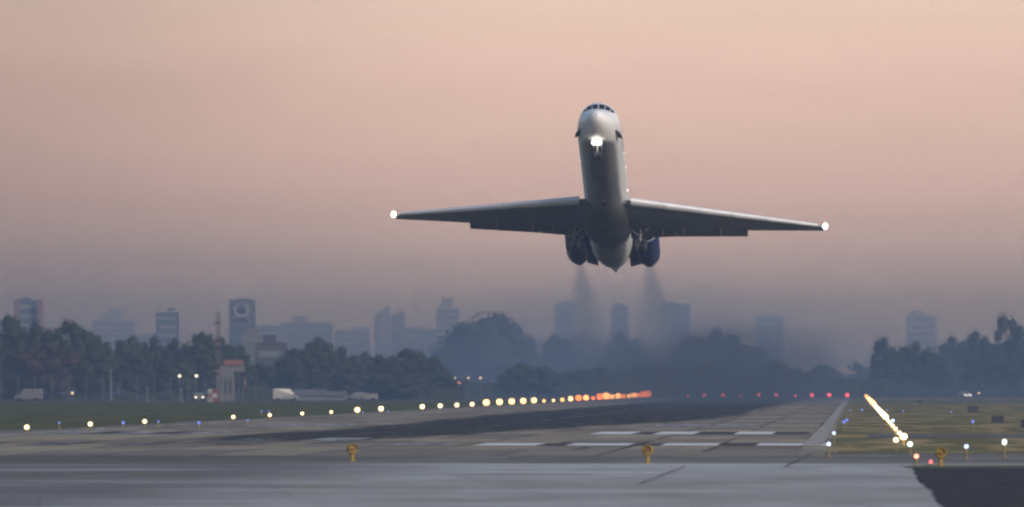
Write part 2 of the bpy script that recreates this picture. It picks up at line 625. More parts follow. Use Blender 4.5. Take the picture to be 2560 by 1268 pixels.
jet = empty('passenger_jet', (-19.337, 1018.563, 23.377), 'white twin-engine T-tail airliner climbing nose-high over the runway, landing gear down', 'airliner')
q = Matrix.Rotation(R(-0.987), 3, 'Z') @ Matrix.Rotation(R(-17.584), 3, 'X') @ Matrix.Rotation(R(1.6875), 3, 'Y')
jet.rotation_euler = q.to_euler()

# fuselage: stations (distance aft of the nose, half width, half height, centre height); local axes are X port, Y aft, Z up
NOSE = [(0.0, 0.03, -0.52, -0.58), (0.10, 0.24, -0.33, -0.76), (0.28, 0.42, -0.16, -0.93), (0.6, 0.64, 0.04, -1.10), (1.0, 0.84, 0.20, -1.25), (1.4, 1.00, 0.34, -1.37), (1.75, 1.11, 0.47, -1.45),
        (2.1, 1.22, 0.80, -1.53), (2.5, 1.32, 1.17, -1.60), (2.95, 1.42, 1.42, -1.66), (3.5, 1.51, 1.60, -1.72), (4.2, 1.59, 1.73, -1.76), (5.2, 1.65, 1.79, -1.79)]   # aft, half width, top, bottom
ST = [(a, b, (c - d) / 2, (c + d) / 2) for a, b, c, d in NOSE] + [
      (6.5, 1.67, 1.80, 0.0),
      (12, 1.67, 1.80, 0.0), (18, 1.67, 1.80, 0.0), (20, 1.67, 1.82, -0.03), (24, 1.67, 1.84, -0.05), (27.5, 1.67, 1.80, 0.0), (31, 1.66, 1.78, 0.02), (33, 1.58, 1.66, 0.14), (35, 1.40, 1.46, 0.34),
      (36.6, 1.18, 1.22, 0.54), (38, 0.92, 0.98, 0.72), (39.3, 0.66, 0.74, 0.86), (40.3, 0.43, 0.54, 0.92), (41.1, 0.23, 0.40, 0.93), (41.7, 0.09, 0.30, 0.92), (41.95, 0.03, 0.24, 0.92)]


def station(s):
    for a, b in zip(ST[:-1], ST[1:]):
        if a[0] <= s <= b[0]:
            t = (s - a[0]) / (b[0] - a[0])
            return tuple(a[k] + (b[k] - a[k]) * t for k in (1, 2, 3))
    return ST[-1][1:]


def skin(s, ang, out=0.0):
    """Point on the fuselage skin; ang 0 = top, 90 = port side."""
    hw, hh, zc = station(s)
    a = R(ang)
    return Vector(((hw + out) * math.sin(a), s, zc + (hh + out) * math.cos(a)))


fus = MB()
fus.rings([[skin(s[0], 360 * k / 48) for k in range(48)] for s in ST])
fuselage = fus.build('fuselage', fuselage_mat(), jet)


def skin_patch(s0, s1, a0, a1, name, m, parent, out=0.012, n=4, s0b=None, s1b=None):
    """A panel lying proud of the skin; the b values are its stations on the a1 side."""
    s0b = s0 if s0b is None else s0b
    s1b = s1 if s1b is None else s1b
    v, f = [], []
    for i in range(n + 1):
        for j in range(n + 1):
            t, u = i / n, j / n
            a = a0 + (a1 - a0) * u
            s = (s0 + (s0b - s0) * u) * (1 - t) + (s1 + (s1b - s1) * u) * t
            v.append(skin(s, a, out))
    for i in range(n):
        for j in range(n):
            k = i * (n + 1) + j
            f.append((k, k + 1, k + n + 2, k + n + 1))
    b = MB()
    b.add(v, f, 0, True)
    return b.build(name, m, parent)


# six flight-deck panes, three to each side of the centre post
for sgn in (-1, 1):
    skin_patch(1.80, 2.44, sgn * 1.5, sgn * 22, 'cockpit_window', GLASS, fuselage, s0b=1.84, s1b=2.48)
    skin_patch(1.86, 2.50, sgn * 24, sgn * 44, 'cockpit_window', GLASS, fuselage, s0b=2.02, s1b=2.66)
    skin_patch(2.08, 2.70, sgn * 46, sgn * 60, 'cockpit_window', GLASS, fuselage, s0b=2.40, s1b=2.86)
    # cabin windows and doors down each side
    for k in range(34):
        if k in (18,):
            continue
        skin_patch(7.0 + 0.8 * k, 7.28 + 0.8 * k, sgn * 76, sgn * 66, 'cabin_window', GLASS, fuselage, n=1)
    skin_patch(4.9, 5.75, sgn * 100, sgn * 52, 'cabin_door', WHITEP, fuselage, out=0.018)
    # forward strakes under the flight deck
    b = MB()
    p = [skin(2.9, sgn * 112, -0.02), skin(4.6, sgn * 112, -0.02), skin(4.5, sgn * 113, 0.34), skin(3.6, sgn * 113, 0.30)]
    dn = Vector((0, 0, 0.07))
    b.add([x + dn for x in p] + [x - dn for x in p], [(0, 1, 2, 3), (7, 6, 5, 4), (0, 4, 5, 1), (1, 5, 6, 2), (2, 6, 7, 3), (3, 7, 4, 0)])
    b.build('nose_strake', DARKP, fuselage)
    for s, a in (((10.2, 92), (14.2, 86), (18.6, 98)) if sgn > 0 else ((12.0, 96), (26.5, 118))):
        b = MB()
        b.ball(skin(s, sgn * a, 0.02), 0.055 if s < 18 else 0.09, 6)
        b.build('side_light', L_CAB, fuselage)
# pale blue mark on the port side behind the door
for s in (6.6, 7.5, 8.3, 9.2):
    skin_patch(s, s + 0.45, 98, 84, 'livery_mark', BLUEP, fuselage, n=2, s0b=s + 0.35, s1b=s + 0.85)
# dark belly inlet and drain mast
b = MB()
b.box(-0.16, 0.16, 16.4, 17.3, -1.98, -1.72)
b.build('belly_antenna', DARKP, fuselage)

# ---------------------------------------------------------------- wings


def airfoil(x, yl, z, chord, thick, inc, n=10):
    """Closed section in the Y-Z plane at span x: leading edge at yl, nose-up incidence inc (degrees)."""
    up, dn = [], []
    for k in range(n + 1):
        t = 0.5 * (1 - math.cos(math.pi * k / n))
        y_ = 5 * thick * (0.2969 * math.sqrt(t) - 0.126 * t - 0.3516 * t * t + 0.2843 * t ** 3 - 0.1036 * t ** 4)
        up.append((t * chord, (y_ * 1.15) * chord))
        dn.append((t * chord, (-y_ * 0.85) * chord))
    pts = list(reversed(up)) + dn[1:-1]
    a = R(inc)
    return [Vector((x, yl + u * math.cos(a) + w_ * math.sin(a), z - u * math.sin(a) + w_ * math.cos(a))) for u, w_ in pts]


def le(y):
    return 19.0 + (y - 1.7) * 0.544


def zz(y):
    return -1.05 + (y - 1.7) * (1.12 / 14.7)


def chord(y):
    if y < 5.2:
        te = 26.0 + (y - 1.7) * 0.03
    else:
        te = 26.1 + (y - 5.2) * (2.05 / 11.2)
    return te - le(y)


for sgn in (-1, 1):
    wg = MB()
    ys = [1.0, 1.7, 3.4, 5.2, 7.5, 9.5, 10.6, 12.5, 14.5, 16.1, 16.4]
    secs = []
    for y in ys:
        k = 0.6 if y > 16.3 else 1.0
        secs.append(airfoil(sgn * y, le(y) + (0.25 if y > 16.3 else 0), zz(y), chord(y) * (0.8 if y > 16.3 else 1), 0.125 * k, 2.2 - 2.0 * (y / 16.4)))
    wg.rings(secs)
    wing = wg.build('wing', WINGM, jet)
    # leading-edge slats, drooped forward of the wing
    cuts = [1.95, 4.6, 7.2, 9.7, 12.1, 14.3, 16.0]
    for a, b_ in zip(cuts[:-1], cuts[1:]):
        sb = MB()
        rr = []
        for y in (a + 0.012, b_ - 0.012):
            L = 0.17 * chord(y) + 0.10
            prof = []
            for k in range(9):
                t = math.pi * (0.5 + k / 8)
                prof.append((math.cos(t) * L * 0.55, math.sin(t) * -0.105 * chord(y) ** 0.55 - 0.0))
            prof += [(L * 0.55, -0.03), (L * 0.75, 0.10 * chord(y) ** 0.5)]
            rr.append([Vector((sgn * y, le(y) - 0.10 + u, zz(y) - 0.03 + w_)) for u, w_ in prof])
        sb.rings(rr)
        sb.build('slat', SLATM, wing)
    # lowered flaps: inner and outer panel
    for a, b_ in ((1.75, 5.195), (5.21, 10.65)):
        fb = MB()
        rr = []
        for y in (a, b_):
            cw = chord(y)
            te = le(y) + cw
            c = min(1.45, 0.30 * cw + 0.22)
            rr.append(airfoil(sgn * y, te - 0.62 * c, zz(y) - 0.14, c, 0.12, 12))
        fb.rings(rr)
        fb.build('flap', FLAPM, wing)
    for y in (4.15 + 0.0, 5.75, 8.55):
        hb = MB()
        te = le(y) + chord(y)
        r8 = []
        for s, wd, hgt, dz in ((-1.5, 0.02, 0.02, -0.15), (-1.1, 0.10, 0.10, -0.22), (-0.4, 0.12, 0.15, -0.30), (0.15, 0.10, 0.13, -0.36), (0.5, 0.03, 0.03, -0.38)):
            r8.append([Vector((sgn * y + wd * math.cos(t * math.pi / 4), te + s, zz(y) + dz + hgt * math.sin(t * math.pi / 4))) for t in range(8)])
        hb.rings(r8)
        hb.build('flap_fairing', FAIR, wing)
    lb = MB()
    lb.ball((sgn * 16.55, le(16.4) - 0.05, zz(16.4) - 0.02), 0.19, 8, sz=1.3)
    lb.build('landing_light', L_LAND, wing)
    # wing fillet
    # engines on the rear fuselage
    eb = MB()
    ex, ez = sgn * 2.72, 0.52

    def ering(s, r, cx=ex, cz=ez, n=28):
        return [Vector((cx + r * math.cos(2 * math.pi * k / n), s, cz + r * math.sin(2 * math.pi * k / n))) for k in range(n)]

    eb.rings([ering(31.05, 0.74), ering(31.12, 0.79), ering(31.5, 0.85), ering(32.4, 0.91), ering(34.5, 0.93), ering(36.2, 0.91), ering(36.9, 0.83), ering(37.3, 0.70), ering(37.25, 0.60), ering(36.9, 0.54)], caps=False)
    engine = eb.build('engine', NAVY, jet)
    ib = MB()
    ib.rings([ering(31.14, 0.80), ering(31.02, 0.775), ering(30.96, 0.73), ering(31.02, 0.69), ering(31.3, 0.665), ering(32.2, 0.70)], caps=False)
    ib.build('intake_lip', LIPM, engine)
    fb = MB()
    fb.rings([ering(32.2, 0.70), ering(32.0, 0.22), ering(31.6, 0.03)], caps=False)
    for k in range(18):
        t = 2 * math.pi * k / 18
        c, s_ = math.cos(t), math.sin(t)
        fb.add([(ex + 0.22 * c, 32.0, ez + 0.22 * s_), (ex + 0.69 * c, 32.05, ez + 0.69 * s_), (ex + 0.69 * math.cos(t + 0.22), 32.16, ez + 0.69 * math.sin(t + 0.22)), (ex + 0.22 * math.cos(t + 0.25), 32.12, ez + 0.22 * math.sin(t + 0.25))], [(0, 1, 2, 3)])
    fb.build('fan', HOTM, engine)
    nb = MB()
    nb.rings([ering(36.9, 0.535), ering(37.9, 0.50), ering(38.3, 0.47), ering(38.28, 0.42), ering(36.9, 0.40)], caps=False)
    nb.rings([ering(37.0, 0.40), ering(37.1, 0.02)], caps=False)
    nb.build('exhaust_nozzle', HOTM, engine)
    pb = MB()
    pb.rings([[Vector((sgn * x, y0 + (y1 - y0) * t, z + th * dz)) for t, dz in ((0, 0), (0.12, 0.8), (0.45, 1), (0.8, 0.7), (1, 0), (0.8, -0.7), (0.45, -1), (0.12, -0.8))]
              for x, y0, y1, z, th in ((1.25, 31.6, 39.4, 0.40, 0.24), (1.9, 31.9, 38.9, 0.42, 0.22), (2.1, 32.0, 38.7, 0.42, 0.22))])
    pb.build('pylon', NAVY, engine)
    # main landing gear
    gx_, gy_ = sgn * 2.54, 24.55
    gb = MB()
    gb.rod((gx_, gy_, -1.0), (gx_, gy_, -2.15), 0.13, 0.11)
    gb.rod((gx_, gy_, -2.1), (gx_, gy_ + 0.02, -2.75), 0.085, 0.085)
    gb.rod((gx_ - 0.52, gy_ + 0.02, -2.72), (gx_ + 0.52, gy_ + 0.02, -2.72), 0.075)
    gear = gb.build('main_gear', STEEL, jet)
    for d in (-0.33, 0.33):
        tb = MB()
        cx, cyy, cz = gx_ + d, gy_ + 0.02, -2.72
        prof = [(-0.17, 0.36), (-0.17, 0.46), (-0.13, 0.51), (-0.05, 0.53), (0.05, 0.53), (0.13, 0.51), (0.17, 0.46), (0.17, 0.36)]
        tb.rings([[Vector((cx + a, cyy + r * math.cos(2 * math.pi * k / 24), cz + r * math.sin(2 * math.pi * k / 24))) for k in range(24)] for a, r in prof])
        tb.build('tyre', RUBBER, gear)
        hb = MB()
        hb.rod((cx - 0.19, cyy, cz), (cx + 0.19, cyy, cz), 0.27, n=16)
        hb.build('wheel_rim', STEEL, gear)
    bb = MB()
    bb.rod((gx_ - sgn * 1.15, gy_ - 0.1, -1.15), (gx_, gy_, -2.0), 0.065, 0.055)
    bb.build('side_brace', FAIR, gear)
    bb = MB()
    bb.rod((gx_ + sgn * 0.85, gy_ - 0.05, -1.05), (gx_ + sgn * 0.05, gy_, -1.9), 0.045, 0.045)
    bb.build('drag_brace', FAIR, gear)
    db = MB()
    db.add([(gx_ + sgn * 0.28, gy_ - 0.55, -0.95), (gx_ + sgn * 0.28, gy_ + 0.55, -0.95), (gx_ + sgn * 0.42, gy_ + 0.5, -1.75), (gx_ + sgn * 0.42, gy_ - 0.5, -1.75),
            (gx_ + sgn * 0.33, gy_ - 0.55, -0.95), (gx_ + sgn * 0.33, gy_ + 0.55, -0.95), (gx_ + sgn * 0.47, gy_ + 0.5, -1.75), (gx_ + sgn * 0.47, gy_ - 0.5, -1.75)],
           [(0, 1, 2, 3), (7, 6, 5, 4), (0, 4, 5, 1), (1, 5, 6, 2), (2, 6, 7, 3), (3, 7, 4, 0)])
    db.build('gear_door', WINGM, gear)

# belly fairing between the wings
b = MB()
rr = []
for s, hw, dp in ((18.3, 0.9, 0.02), (19.2, 1.5, 0.16), (20.5, 1.78, 0.26), (23, 1.86, 0.30), (25.5, 1.82, 0.28), (27.2, 1.55, 0.16), (28.6, 0.9, 0.0)):
    rr.append([Vector((hw * math.cos(math.pi * k / 12), s, -1.15 - (0.66 + dp) * math.sin(math.pi * k / 12))) for k in range(13)])
b.rings(rr, caps=True)
b.build('belly_fairing', mat('belly_grey_paint', (0.135, 0.14, 0.145), 0.45, var=0.25, scale=0.8), jet)

# nose gear with twin landing lamps
ng = MB()
ng.rod((0, 3.15, -1.5), (0, 3.0, -2.75), 0.10, 0.08)
ng.rod((-0.33, 3.0, -2.75), (0.33, 3.0, -2.75), 0.06)
ng.rod((0, 4.1, -1.7), (0, 3.05, -2.35), 0.05)
nose_gear = ng.build('nose_gear', STEEL, jet)
for d in (-0.2, 0.2):
    tb = MB()
    prof = [(-0.10, 0.2), (-0.10, 0.27), (-0.05, 0.33), (0.05, 0.33), (0.10, 0.27), (0.10, 0.2)]
    tb.rings([[Vector((d + a, 3.0 + r * math.cos(2 * math.pi * k / 20), -2.75 + r * math.sin(2 * math.pi * k / 20))) for k in range(20)] for a, r in prof])
    tb.build('tyre', RUBBER, nose_gear)
    lb = MB()
    lb.ball((d * 0.85 - 0.05, 2.72, -1.84), 0.215, 8, sz=0.8)
    lb.build('landing_light', L_NOSE, nose_gear)
db = MB()
for sgn in (-1, 1):
    db.box(sgn * 0.30 - 0.02, sgn * 0.30 + 0.02, 2.9, 4.4, -2.2, -1.6)
db.build('nose_gear_door', WINGM, nose_gear)

# tail fin and tailplane (hidden behind the wing from the runway, built for completeness)
tb = MB()


def finsec(z, y0, y1, th):
    return [Vector((th * dx, y0 + (y1 - y0) * t, z)) for t, dx in ((0, 0), (0.08, 0.6), (0.3, 1), (0.7, 0.7), (1, 0), (0.7, -0.7), (0.3, -1), (0.08, -0.6))]


tb.rings([finsec(1.1, 35.2, 41.2, 0.33), finsec(2.2, 36.3, 41.6, 0.30), finsec(5.35, 39.6, 43.6, 0.24), finsec(5.75, 39.9, 43.9, 0.18)], smooth=False)
tb.build('tail_fin', NAVY, jet)
tb = MB()
tb.rings([airfoil(x, 40.2 + abs(x) * 0.50, 5.72 - 0.02 * abs(x), 3.5 - abs(x) * 0.36, 0.09, -2, 8) for x in (-6.1, -3, 0, 3, 6.1)])
tb.build('tailplane', WHITEP, jet)

# ================================================================== AIRFIELD LIGHTS
YELLOWP = mat('marker_yellow_paint', (0.27, 0.20, 0.018), 0.55, var=0.35, scale=9, color2=(0.17, 0.105, 0.010))
PADM = mat('pale_footing_concrete', (0.50, 0.52, 0.53), 0.8, var=0.25, scale=4)
STEMM = mat('dull_yellow_stem', (0.22, 0.17, 0.05), 0.6, var=0.3)
E_W = emit('edge_light_white', (1.0, 0.68, 0.34), 5.0)
E_Y = emit('edge_light_warm', (1.0, 0.60, 0.26), 4.0)
E_A = emit('edge_light_amber', (1.0, 0.40, 0.11), 5.0)
E_O = emit('edge_light_orange', (1.0, 0.20, 0.045), 4.2)
E_HOT = emit('edge_light_bright', (1.0, 0.80, 0.46), 5.0)
E_R = emit('end_light_red', (1.0, 0.085, 0.10), 6.0)
E_RW = emit('stop_light_red', (1.0, 0.30, 0.18), 5.0)
E_B = emit('taxi_light_blue', (0.22, 0.32, 1.0), 1.1)
E_BW = emit('taxi_light_pale_blue', (0.55, 0.68, 1.0), 2.6)
E_G = emit('threshold_light_green_white', (0.80, 1.0, 0.90), 3.5)
E_LAMP = emit('street_lamp_glow', (1.0, 0.66, 0.36), 2.4)
E_LAMPW = emit('street_lamp_pale', (1.0, 0.82, 0.60), 3.4)


def field_light(name, x, y, r, h, m, label, cat, group, parts=True, stem=STEMM, glow=0.0):
    """A frangible stem on a footing plate with a glowing dome on top."""
    if parts:
        o = empty(name, (x, y, 0.02), label, cat, group)
        s = MB()
        s.rod((0, 0, 0), (0, 0, 0.02), 0.14, n=10)
        s.rod((0, 0, 0.02), (0, 0, h), 0.035, 0.03)
        s.rod((0, 0, h - 0.10), (0, 0, h), 0.05, r * 0.55)
        s.build('stem', stem, o)
        d = MB()
        d.ball((0, 0, h + r * 0.8), r, 7)
        lp = d.build('lamp', m, o)
        if glow:
            pl = bpy.data.lights.new('lamp_light', 'POINT')
            pl.energy, pl.color, pl.shadow_soft_size = glow, (1.0, 0.74, 0.42), r
            po = bpy.data.objects.new('lamp_light', pl)
            col.objects.link(po)
            po.parent = o
            po.location = (0, -r - 0.12, h + r)
        return o
    d = MB()
    d.rod((0, 0, 0), (0, 0, h), 0.05, 0.04, n=6, mi=1)
    d.ball((0, 0, h + r * 0.8), r, 6, mi=0)
    o = d.build(name, [m, stem])
    o.location = (x, y, 0.02)
    return tag(o, label, cat, group)


XL = -44.0
n = 0
for k in range(37):
    if k in (3, 10):
        continue
    n += 1
    D = 723 + 60.0 * k
    if D < 1200:
        m, r = E_W, 0.13
    elif D < 1600:
        m, r = E_W, 0.24
    elif D < 2050:
        m, r = E_Y, 0.40
    elif D < 2400:
        m, r = E_A, 0.62
    else:
        m, r = E_O, 0.74
    if D >= 1900:
        random.seed(k * 13)
        r *= random.uniform(0.45, 1.0)
        m = random.choice([E_A, E_O, E_O] if D >= 2150 else [E_Y, E_A])
    if n <= 18:
        lab = "%s edge light of the left row, %s from the frame's left edge" % ('white' if n < 12 else 'warm white', ordinal(n))
    else:
        lab = 'amber edge light merged with its neighbours at the far end of the left row'
    field_light('runway_edge_light', XL, D, r, 0.28, m, lab, 'runway light', 'lights along the left edge of the runway', D < 1150)
for k in range(40):
    D = 595 + 60.0 * k
    m = E_HOT if D < 1500 else (E_Y if D < 2300 else E_A)
    r = 0.095 if D < 900 else (0.195 if D < 1600 else 0.30)
    if k == 0:
        lab, r = 'big glaring white edge light, second lowest of the bright streak right of the runway', 0.15
    elif k < 5:
        lab = 'glaring white edge light, %s up the bright streak right of the runway' % ordinal(k + 2)
    else:
        lab = 'edge light merged into the upper part of the bright streak beside the runway'
    field_light('runway_edge_light', 2.08, D, r, 0.25, m, lab, 'runway light', 'lights along the right edge of the runway', k < 8, glow=45.0 if k == 0 else (22.0 if k < 6 else 0.0))
p = ground(2240, 1097, 0.5)
field_light('approach_light', p.x, p.y, 0.10, 0.35, E_HOT, 'white light just left of the biggest glare beside the right edge of the runway', 'runway light', None)
p = ground(2275, 1107, 0.45)
field_light('threshold_light', p.x, p.y, 0.095, 0.3, E_G, 'greenish white light at the lowest end of the bright streak on the right grass', 'runway light', None)
for k, px in enumerate((1720, 1760, 1808, 1852, 1897, 1940, 1988, 2030, 2073, 2118)):
    faint = k in (0, 3, 6)
    p = at(px, 992, 2890)
    field_light('runway_end_light', p.x, 2890, 0.24 if faint else 0.42, 0.3, E_R, 'red light in the row across the far runway end, %s from the left' % ordinal(k + 1), 'runway light', 'red lights across the far end of the runway', False)

BLUE = [
    (148, 1056, 0, 'faint blue taxiway light in the left grass, nearest the left edge of the frame'),
    (308, 1057, 1, 'blue taxiway light between the second and third white edge lights from the left'),
    (396, 1053, 0, 'blue taxiway light just right of the third white edge light in the left grass'),
    (497, 1057, 1, 'pale blue light at the left grass edge, just left of the fourth white light'),
    (619, 1050, 0, 'faint blue taxiway light on the left side, just right of the fourth white edge light'),
    (654, 1028, 0, 'left one of two tiny blue lights high in the left grass'),
    (672, 1028, 0, 'right one of two tiny blue lights high in the left grass'),
    (907, 1030, 0, 'blue taxiway light touching a white edge light on the left side'),
    (970, 1028, 0, 'faint blue light beside the last white edge light before the gap in the left row'),
    (2126, 1025, 0, 'faint blue light nearest the far right corner of the runway'),
    (2155, 1025, 1, 'blue light between the runway edge and the bright streak, far up'),
    (2110, 1055, 1, 'lower blue light of the close pair at the right runway edge'),
    (2117, 1050, 1, 'upper blue light of the close pair at the right runway edge'),
    (2085, 1082, 2, 'pale blue light on a yellow stem, second nearest along the right runway edge'),
    (2072, 1109, 2, 'pale blue light on a yellow stem at the near right corner of the runway'),
    (2218, 1025, 0, 'faint bluish light just right of the top of the bright streak'),
    (2258, 1027, 0, 'faint bluish light in the right grass, second one right of the bright streak'),
    (2378, 1029, 0, 'faint blue light in the right grass left of the farthest dark board'),
    (2432, 1054, 1, 'blue light in the right grass between the two whole dark boards'),
    (2232, 1052, 2, 'pale blue light hugging the right side of the bright streak'),
    (2416, 1115, 2, 'pale blue light on a yellow stem at the near edge of the right grass'),
]
for px, py, lv, lab in BLUE:
    near = py > 1075
    h = 0.42 if near else 0.34
    p = ground(px, py, h + 0.1)
    field_light('taxiway_light', p.x, p.y, (0.06, 0.07, 0.075)[lv] if near else (0.07, 0.10, 0.11)[lv], h, E_BW if lv == 2 else E_B, lab, 'taxiway light', 'blue taxiway lights', near)
p = ground(2511, 1112, 0.5)
field_light('threshold_light', p.x, p.y, 0.08, 0.36, E_G, 'bright greenish white light at the near edge of the right grass', 'runway light', None).scale = (1, 1, 1.35)
p = ground(2291, 1139, 0.32)
field_light('stop_light', p.x, p.y, 0.07, 0.22, E_RW, 'bright red light at ground level left of the right-hand yellow marker', 'stop light', 'red lights by the taxiway')
p = ground(2327, 1157, 0.10)
field_light('stop_light', p.x, p.y, 0.05, 0.07, E_R, 'small faint red light at the foot of the right-hand yellow marker', 'stop light', 'red lights by the taxiway')

# yellow marker lamps on the near pavement


def marker(px, py, label, turn, pad):
    p = ground(px, py)
    o = empty('guard_light', (p.x, p.y, 0.02), label, 'marker lamp', 'yellow marker lamps along the near taxiway', R(turn))
    s = MB()
    s.rod((0, 0, 0), (0, 0, 0.03), 0.14, n=14)
    s.rod((0, 0, 0.03), (0, 0, 0.26), 0.075, 0.065, n=12)
    s.build('stem', YELLOWP, o)
    h = MB()
    prof = [(-0.19, 0.02), (-0.18, 0.08), (-0.14, 0.14), (-0.08, 0.18), (0.0, 0.195), (0.07, 0.185), (0.11, 0.168), (0.115, 0.15)]
    h.rings([[Vector((r * math.cos(2 * math.pi * k / 24), -d, 0.43 + r * math.sin(2 * math.pi * k / 24))) for k in range(24)] for d, r in prof])
    head = h.build('lamp_head', YELLOWP, o)
    h = MB()
    h.rings([[Vector((r * math.cos(2 * math.pi * k / 20), -d, 0.40 + r * math.sin(2 * math.pi * k / 20))) for k in range(20)] for d, r in ((0.108, 0.075), (0.14, 0.07), (0.165, 0.04), (0.17, 0.01))])
    h.build('lens', mat('marker_lens', (0.32, 0.16, 0.08), 0.2, var=0.4, scale=14), head)
    h = MB()
    rr = [[Vector((r * math.cos(math.pi * k / 14), -0.10 - d, 0.43 + r * math.sin(math.pi * k / 14))) for k in range(15)] for d, r in ((0, 0.168), (0.10, 0.160), (0.10, 0.150), (0.0, 0.158))]
    h.rings(rr)
    h.build('visor', YELLOWP, head)
    if pad:
        b_ = MB()
        b_.box(-0.95, 0.65, -0.6, 0.9, -0.015, 0.0)
        b_.build('footing', PADM, o)
    return o


marker(881, 1155, 'yellow round marker lamp on the pavement, leftmost of three, pinkish lens', 12, False)
marker(1619, 1160, 'yellow round marker lamp on the pavement, middle one of three', -6, False)
marker(2352, 1167, 'yellow round marker lamp on a pale concrete footing beside the dark asphalt', 4, True)
for px, py in ((2078, 1130), (2085, 1096)):
    p = ground(px, py)
    tag(rect('light_footing', p.x - 0.25, p.x + 0.25, p.y - 2.5, p.y + 2.5, 0.018, PADM), kind='structure')

# dark backs of guidance boards in the right-hand grass
BOARD = mat('dark_board_paint', (0.020, 0.024, 0.034), 0.7, var=0.3)
for px, py0, py1, wpx, rz, lab in ((2432, 1016, 1034, 24, 14, 'black guidance board in the right grass, farthest of three, leaning slightly'),
                                   (2494, 1041, 1061, 30, 3, 'black guidance board in the right grass, middle one of three'),
                                   (2568, 1052, 1074, 30, -4, 'black guidance board cut off by the right edge of the frame')):
    p = ground(px, py1)
    D = p.y
    wd = wpx * D / F
    h = (py1 - py0) * D / F
    o = empty('guidance_board', (p.x, p.y, 0.0), lab, 'airfield sign', 'dark guidance boards in the right grass', R(rz))
    b = MB()
    b.box(-wd / 2, wd / 2, -0.12, 0.12, 0.10, h)
    b.build('panel', BOARD, o)
    b = MB()
    b.box(-wd / 2 - 0.03, wd / 2 + 0.03, -0.15, 0.15, h, h + 0.04)
    b.build('hood', BOARD, o)
    for s in (-0.35, 0.35):
        b = MB()
        b.rod((s * wd, 0, 0), (s * wd, 0, 0.10), 0.04)
        b.build('leg', STEEL, o)
p = ground(2300, 1009)
o = empty('junction_box', (p.x, p.y, 0), 'small dark box low in the far right grass', 'equipment box')
b = MB()
b.box(-0.35, 0.35, -0.25, 0.25, 0.06, 0.52)
b.build('body', BOARD, o)
b = MB()
b.box(-0.40, 0.40, -0.30, 0.30, 0.52, 0.57)
b.build('lid', STEEL, o)

# ================================================================== FAR SIDE OF THE AIRFIELD
RED = mat('mast_red_paint', (0.10, 0.032, 0.032), 0.6, var=0.25)
PALE = mat('mast_white_paint', (0.145, 0.145, 0.14), 0.6, var=0.15)
OLDPINK = mat('mast_faded_paint', (0.15, 0.11, 0.105), 0.7, var=0.2)
CREAM = mat('pale_rendered_wall', (0.155, 0.155, 0.158), 0.85, var=0.25, scale=0.5)
ORANGE = mat('orange_fascia_paint', (0.25, 0.10, 0.075), 0.6, var=0.25, scale=0.8)
WIN = mat('dark_window_glass', (0.42, 0.40, 0.38), 0.25, var=0.3)
GREYM = mat('galvanised_grey', (0.15, 0.155, 0.155), 0.6, var=0.2)
DARKWIN = mat('dark_near_glass', (0.05, 0.055, 0.065), 0.3, var=0.3)
VANW = mat('van_white_paint', (0.17, 0.168, 0.165), 0.35, var=0.05, coat=0.3)
SILV = mat('car_silver_paint', (0.17, 0.175, 0.185), 0.3, metal=0.3, var=0.05, coat=0.4)

# red and white equipment hut
D = 2150.0
hx = gx(537, D)
o = empty('equipment_hut', (hx, D, 0), 'red and white chequered equipment hut at the foot of the tall mast', 'hut')
b = MB()
for i in range(2):
    for j in range(3):
        x0, z0 = -1.1 + i * 0.75, 0.05 + j * 0.68
        b.box(x0, x0 + 0.75, -0.9, 0.9, z0, z0 + 0.68, (i + j) % 2)
b.build('wall', [mat('hut_white_paint', (0.36, 0.36, 0.35), 0.7, var=0.15), mat('hut_red_paint', (0.20, 0.04, 0.04), 0.7, var=0.2)], o)
b = MB()
b.box(-1.18, 0.48, -1.0, 1.0, 2.09, 2.2)
b.build('roof', PALE, o)
b = MB()
b.box(-0.9, -0.55, -0.93, -0.9, 0.1, 1.6)
b.build('door', GREYM, o)
b = MB()
b.rod((0.85, 0, 0), (0.85, 0, 2.15), 0.14, n=8)
b.build('vent_pipe', PALE, o)

# glide-slope lattice mast, red and white bands
mx0 = gx(541, D)
o = empty('antenna_mast', (mx0, D + 6, 0), 'tall red and white lattice mast rising above the trees beside the chequered hut', 'mast')
for k in range(7):
    z0, z1 = 14.3 * k / 7, 14.3 * (k + 1) / 7
    b = MB()
    r0 = 0.27 - 0.010 * k
    cs = [(-r0, -r0), (r0, -r0), (r0, r0), (-r0, r0)]
    for (ax, ay), (bx, by) in zip(cs, cs[1:] + cs[:1]):
        b.rod((ax, ay, z0), (ax, ay, z1), 0.06, n=5)
        for h in range(3):
            a_, b_ = z0 + (z1 - z0) * h / 3, z0 + (z1 - z0) * (h + 1) / 3
            b.rod((ax, ay, a_), (bx, by, b_), 0.05, n=4)
    b.build('mast_section', RED if k in (0, 2, 4) else (OLDPINK if k >= 5 else PALE), o)
for z in (5.0, 9.2, 12.6):
    b = MB()
    b.box(-0.5, 0.5, -0.55, -0.40, z - 0.2, z + 0.2)
    b.build('antenna_panel', OLDPINK, o)

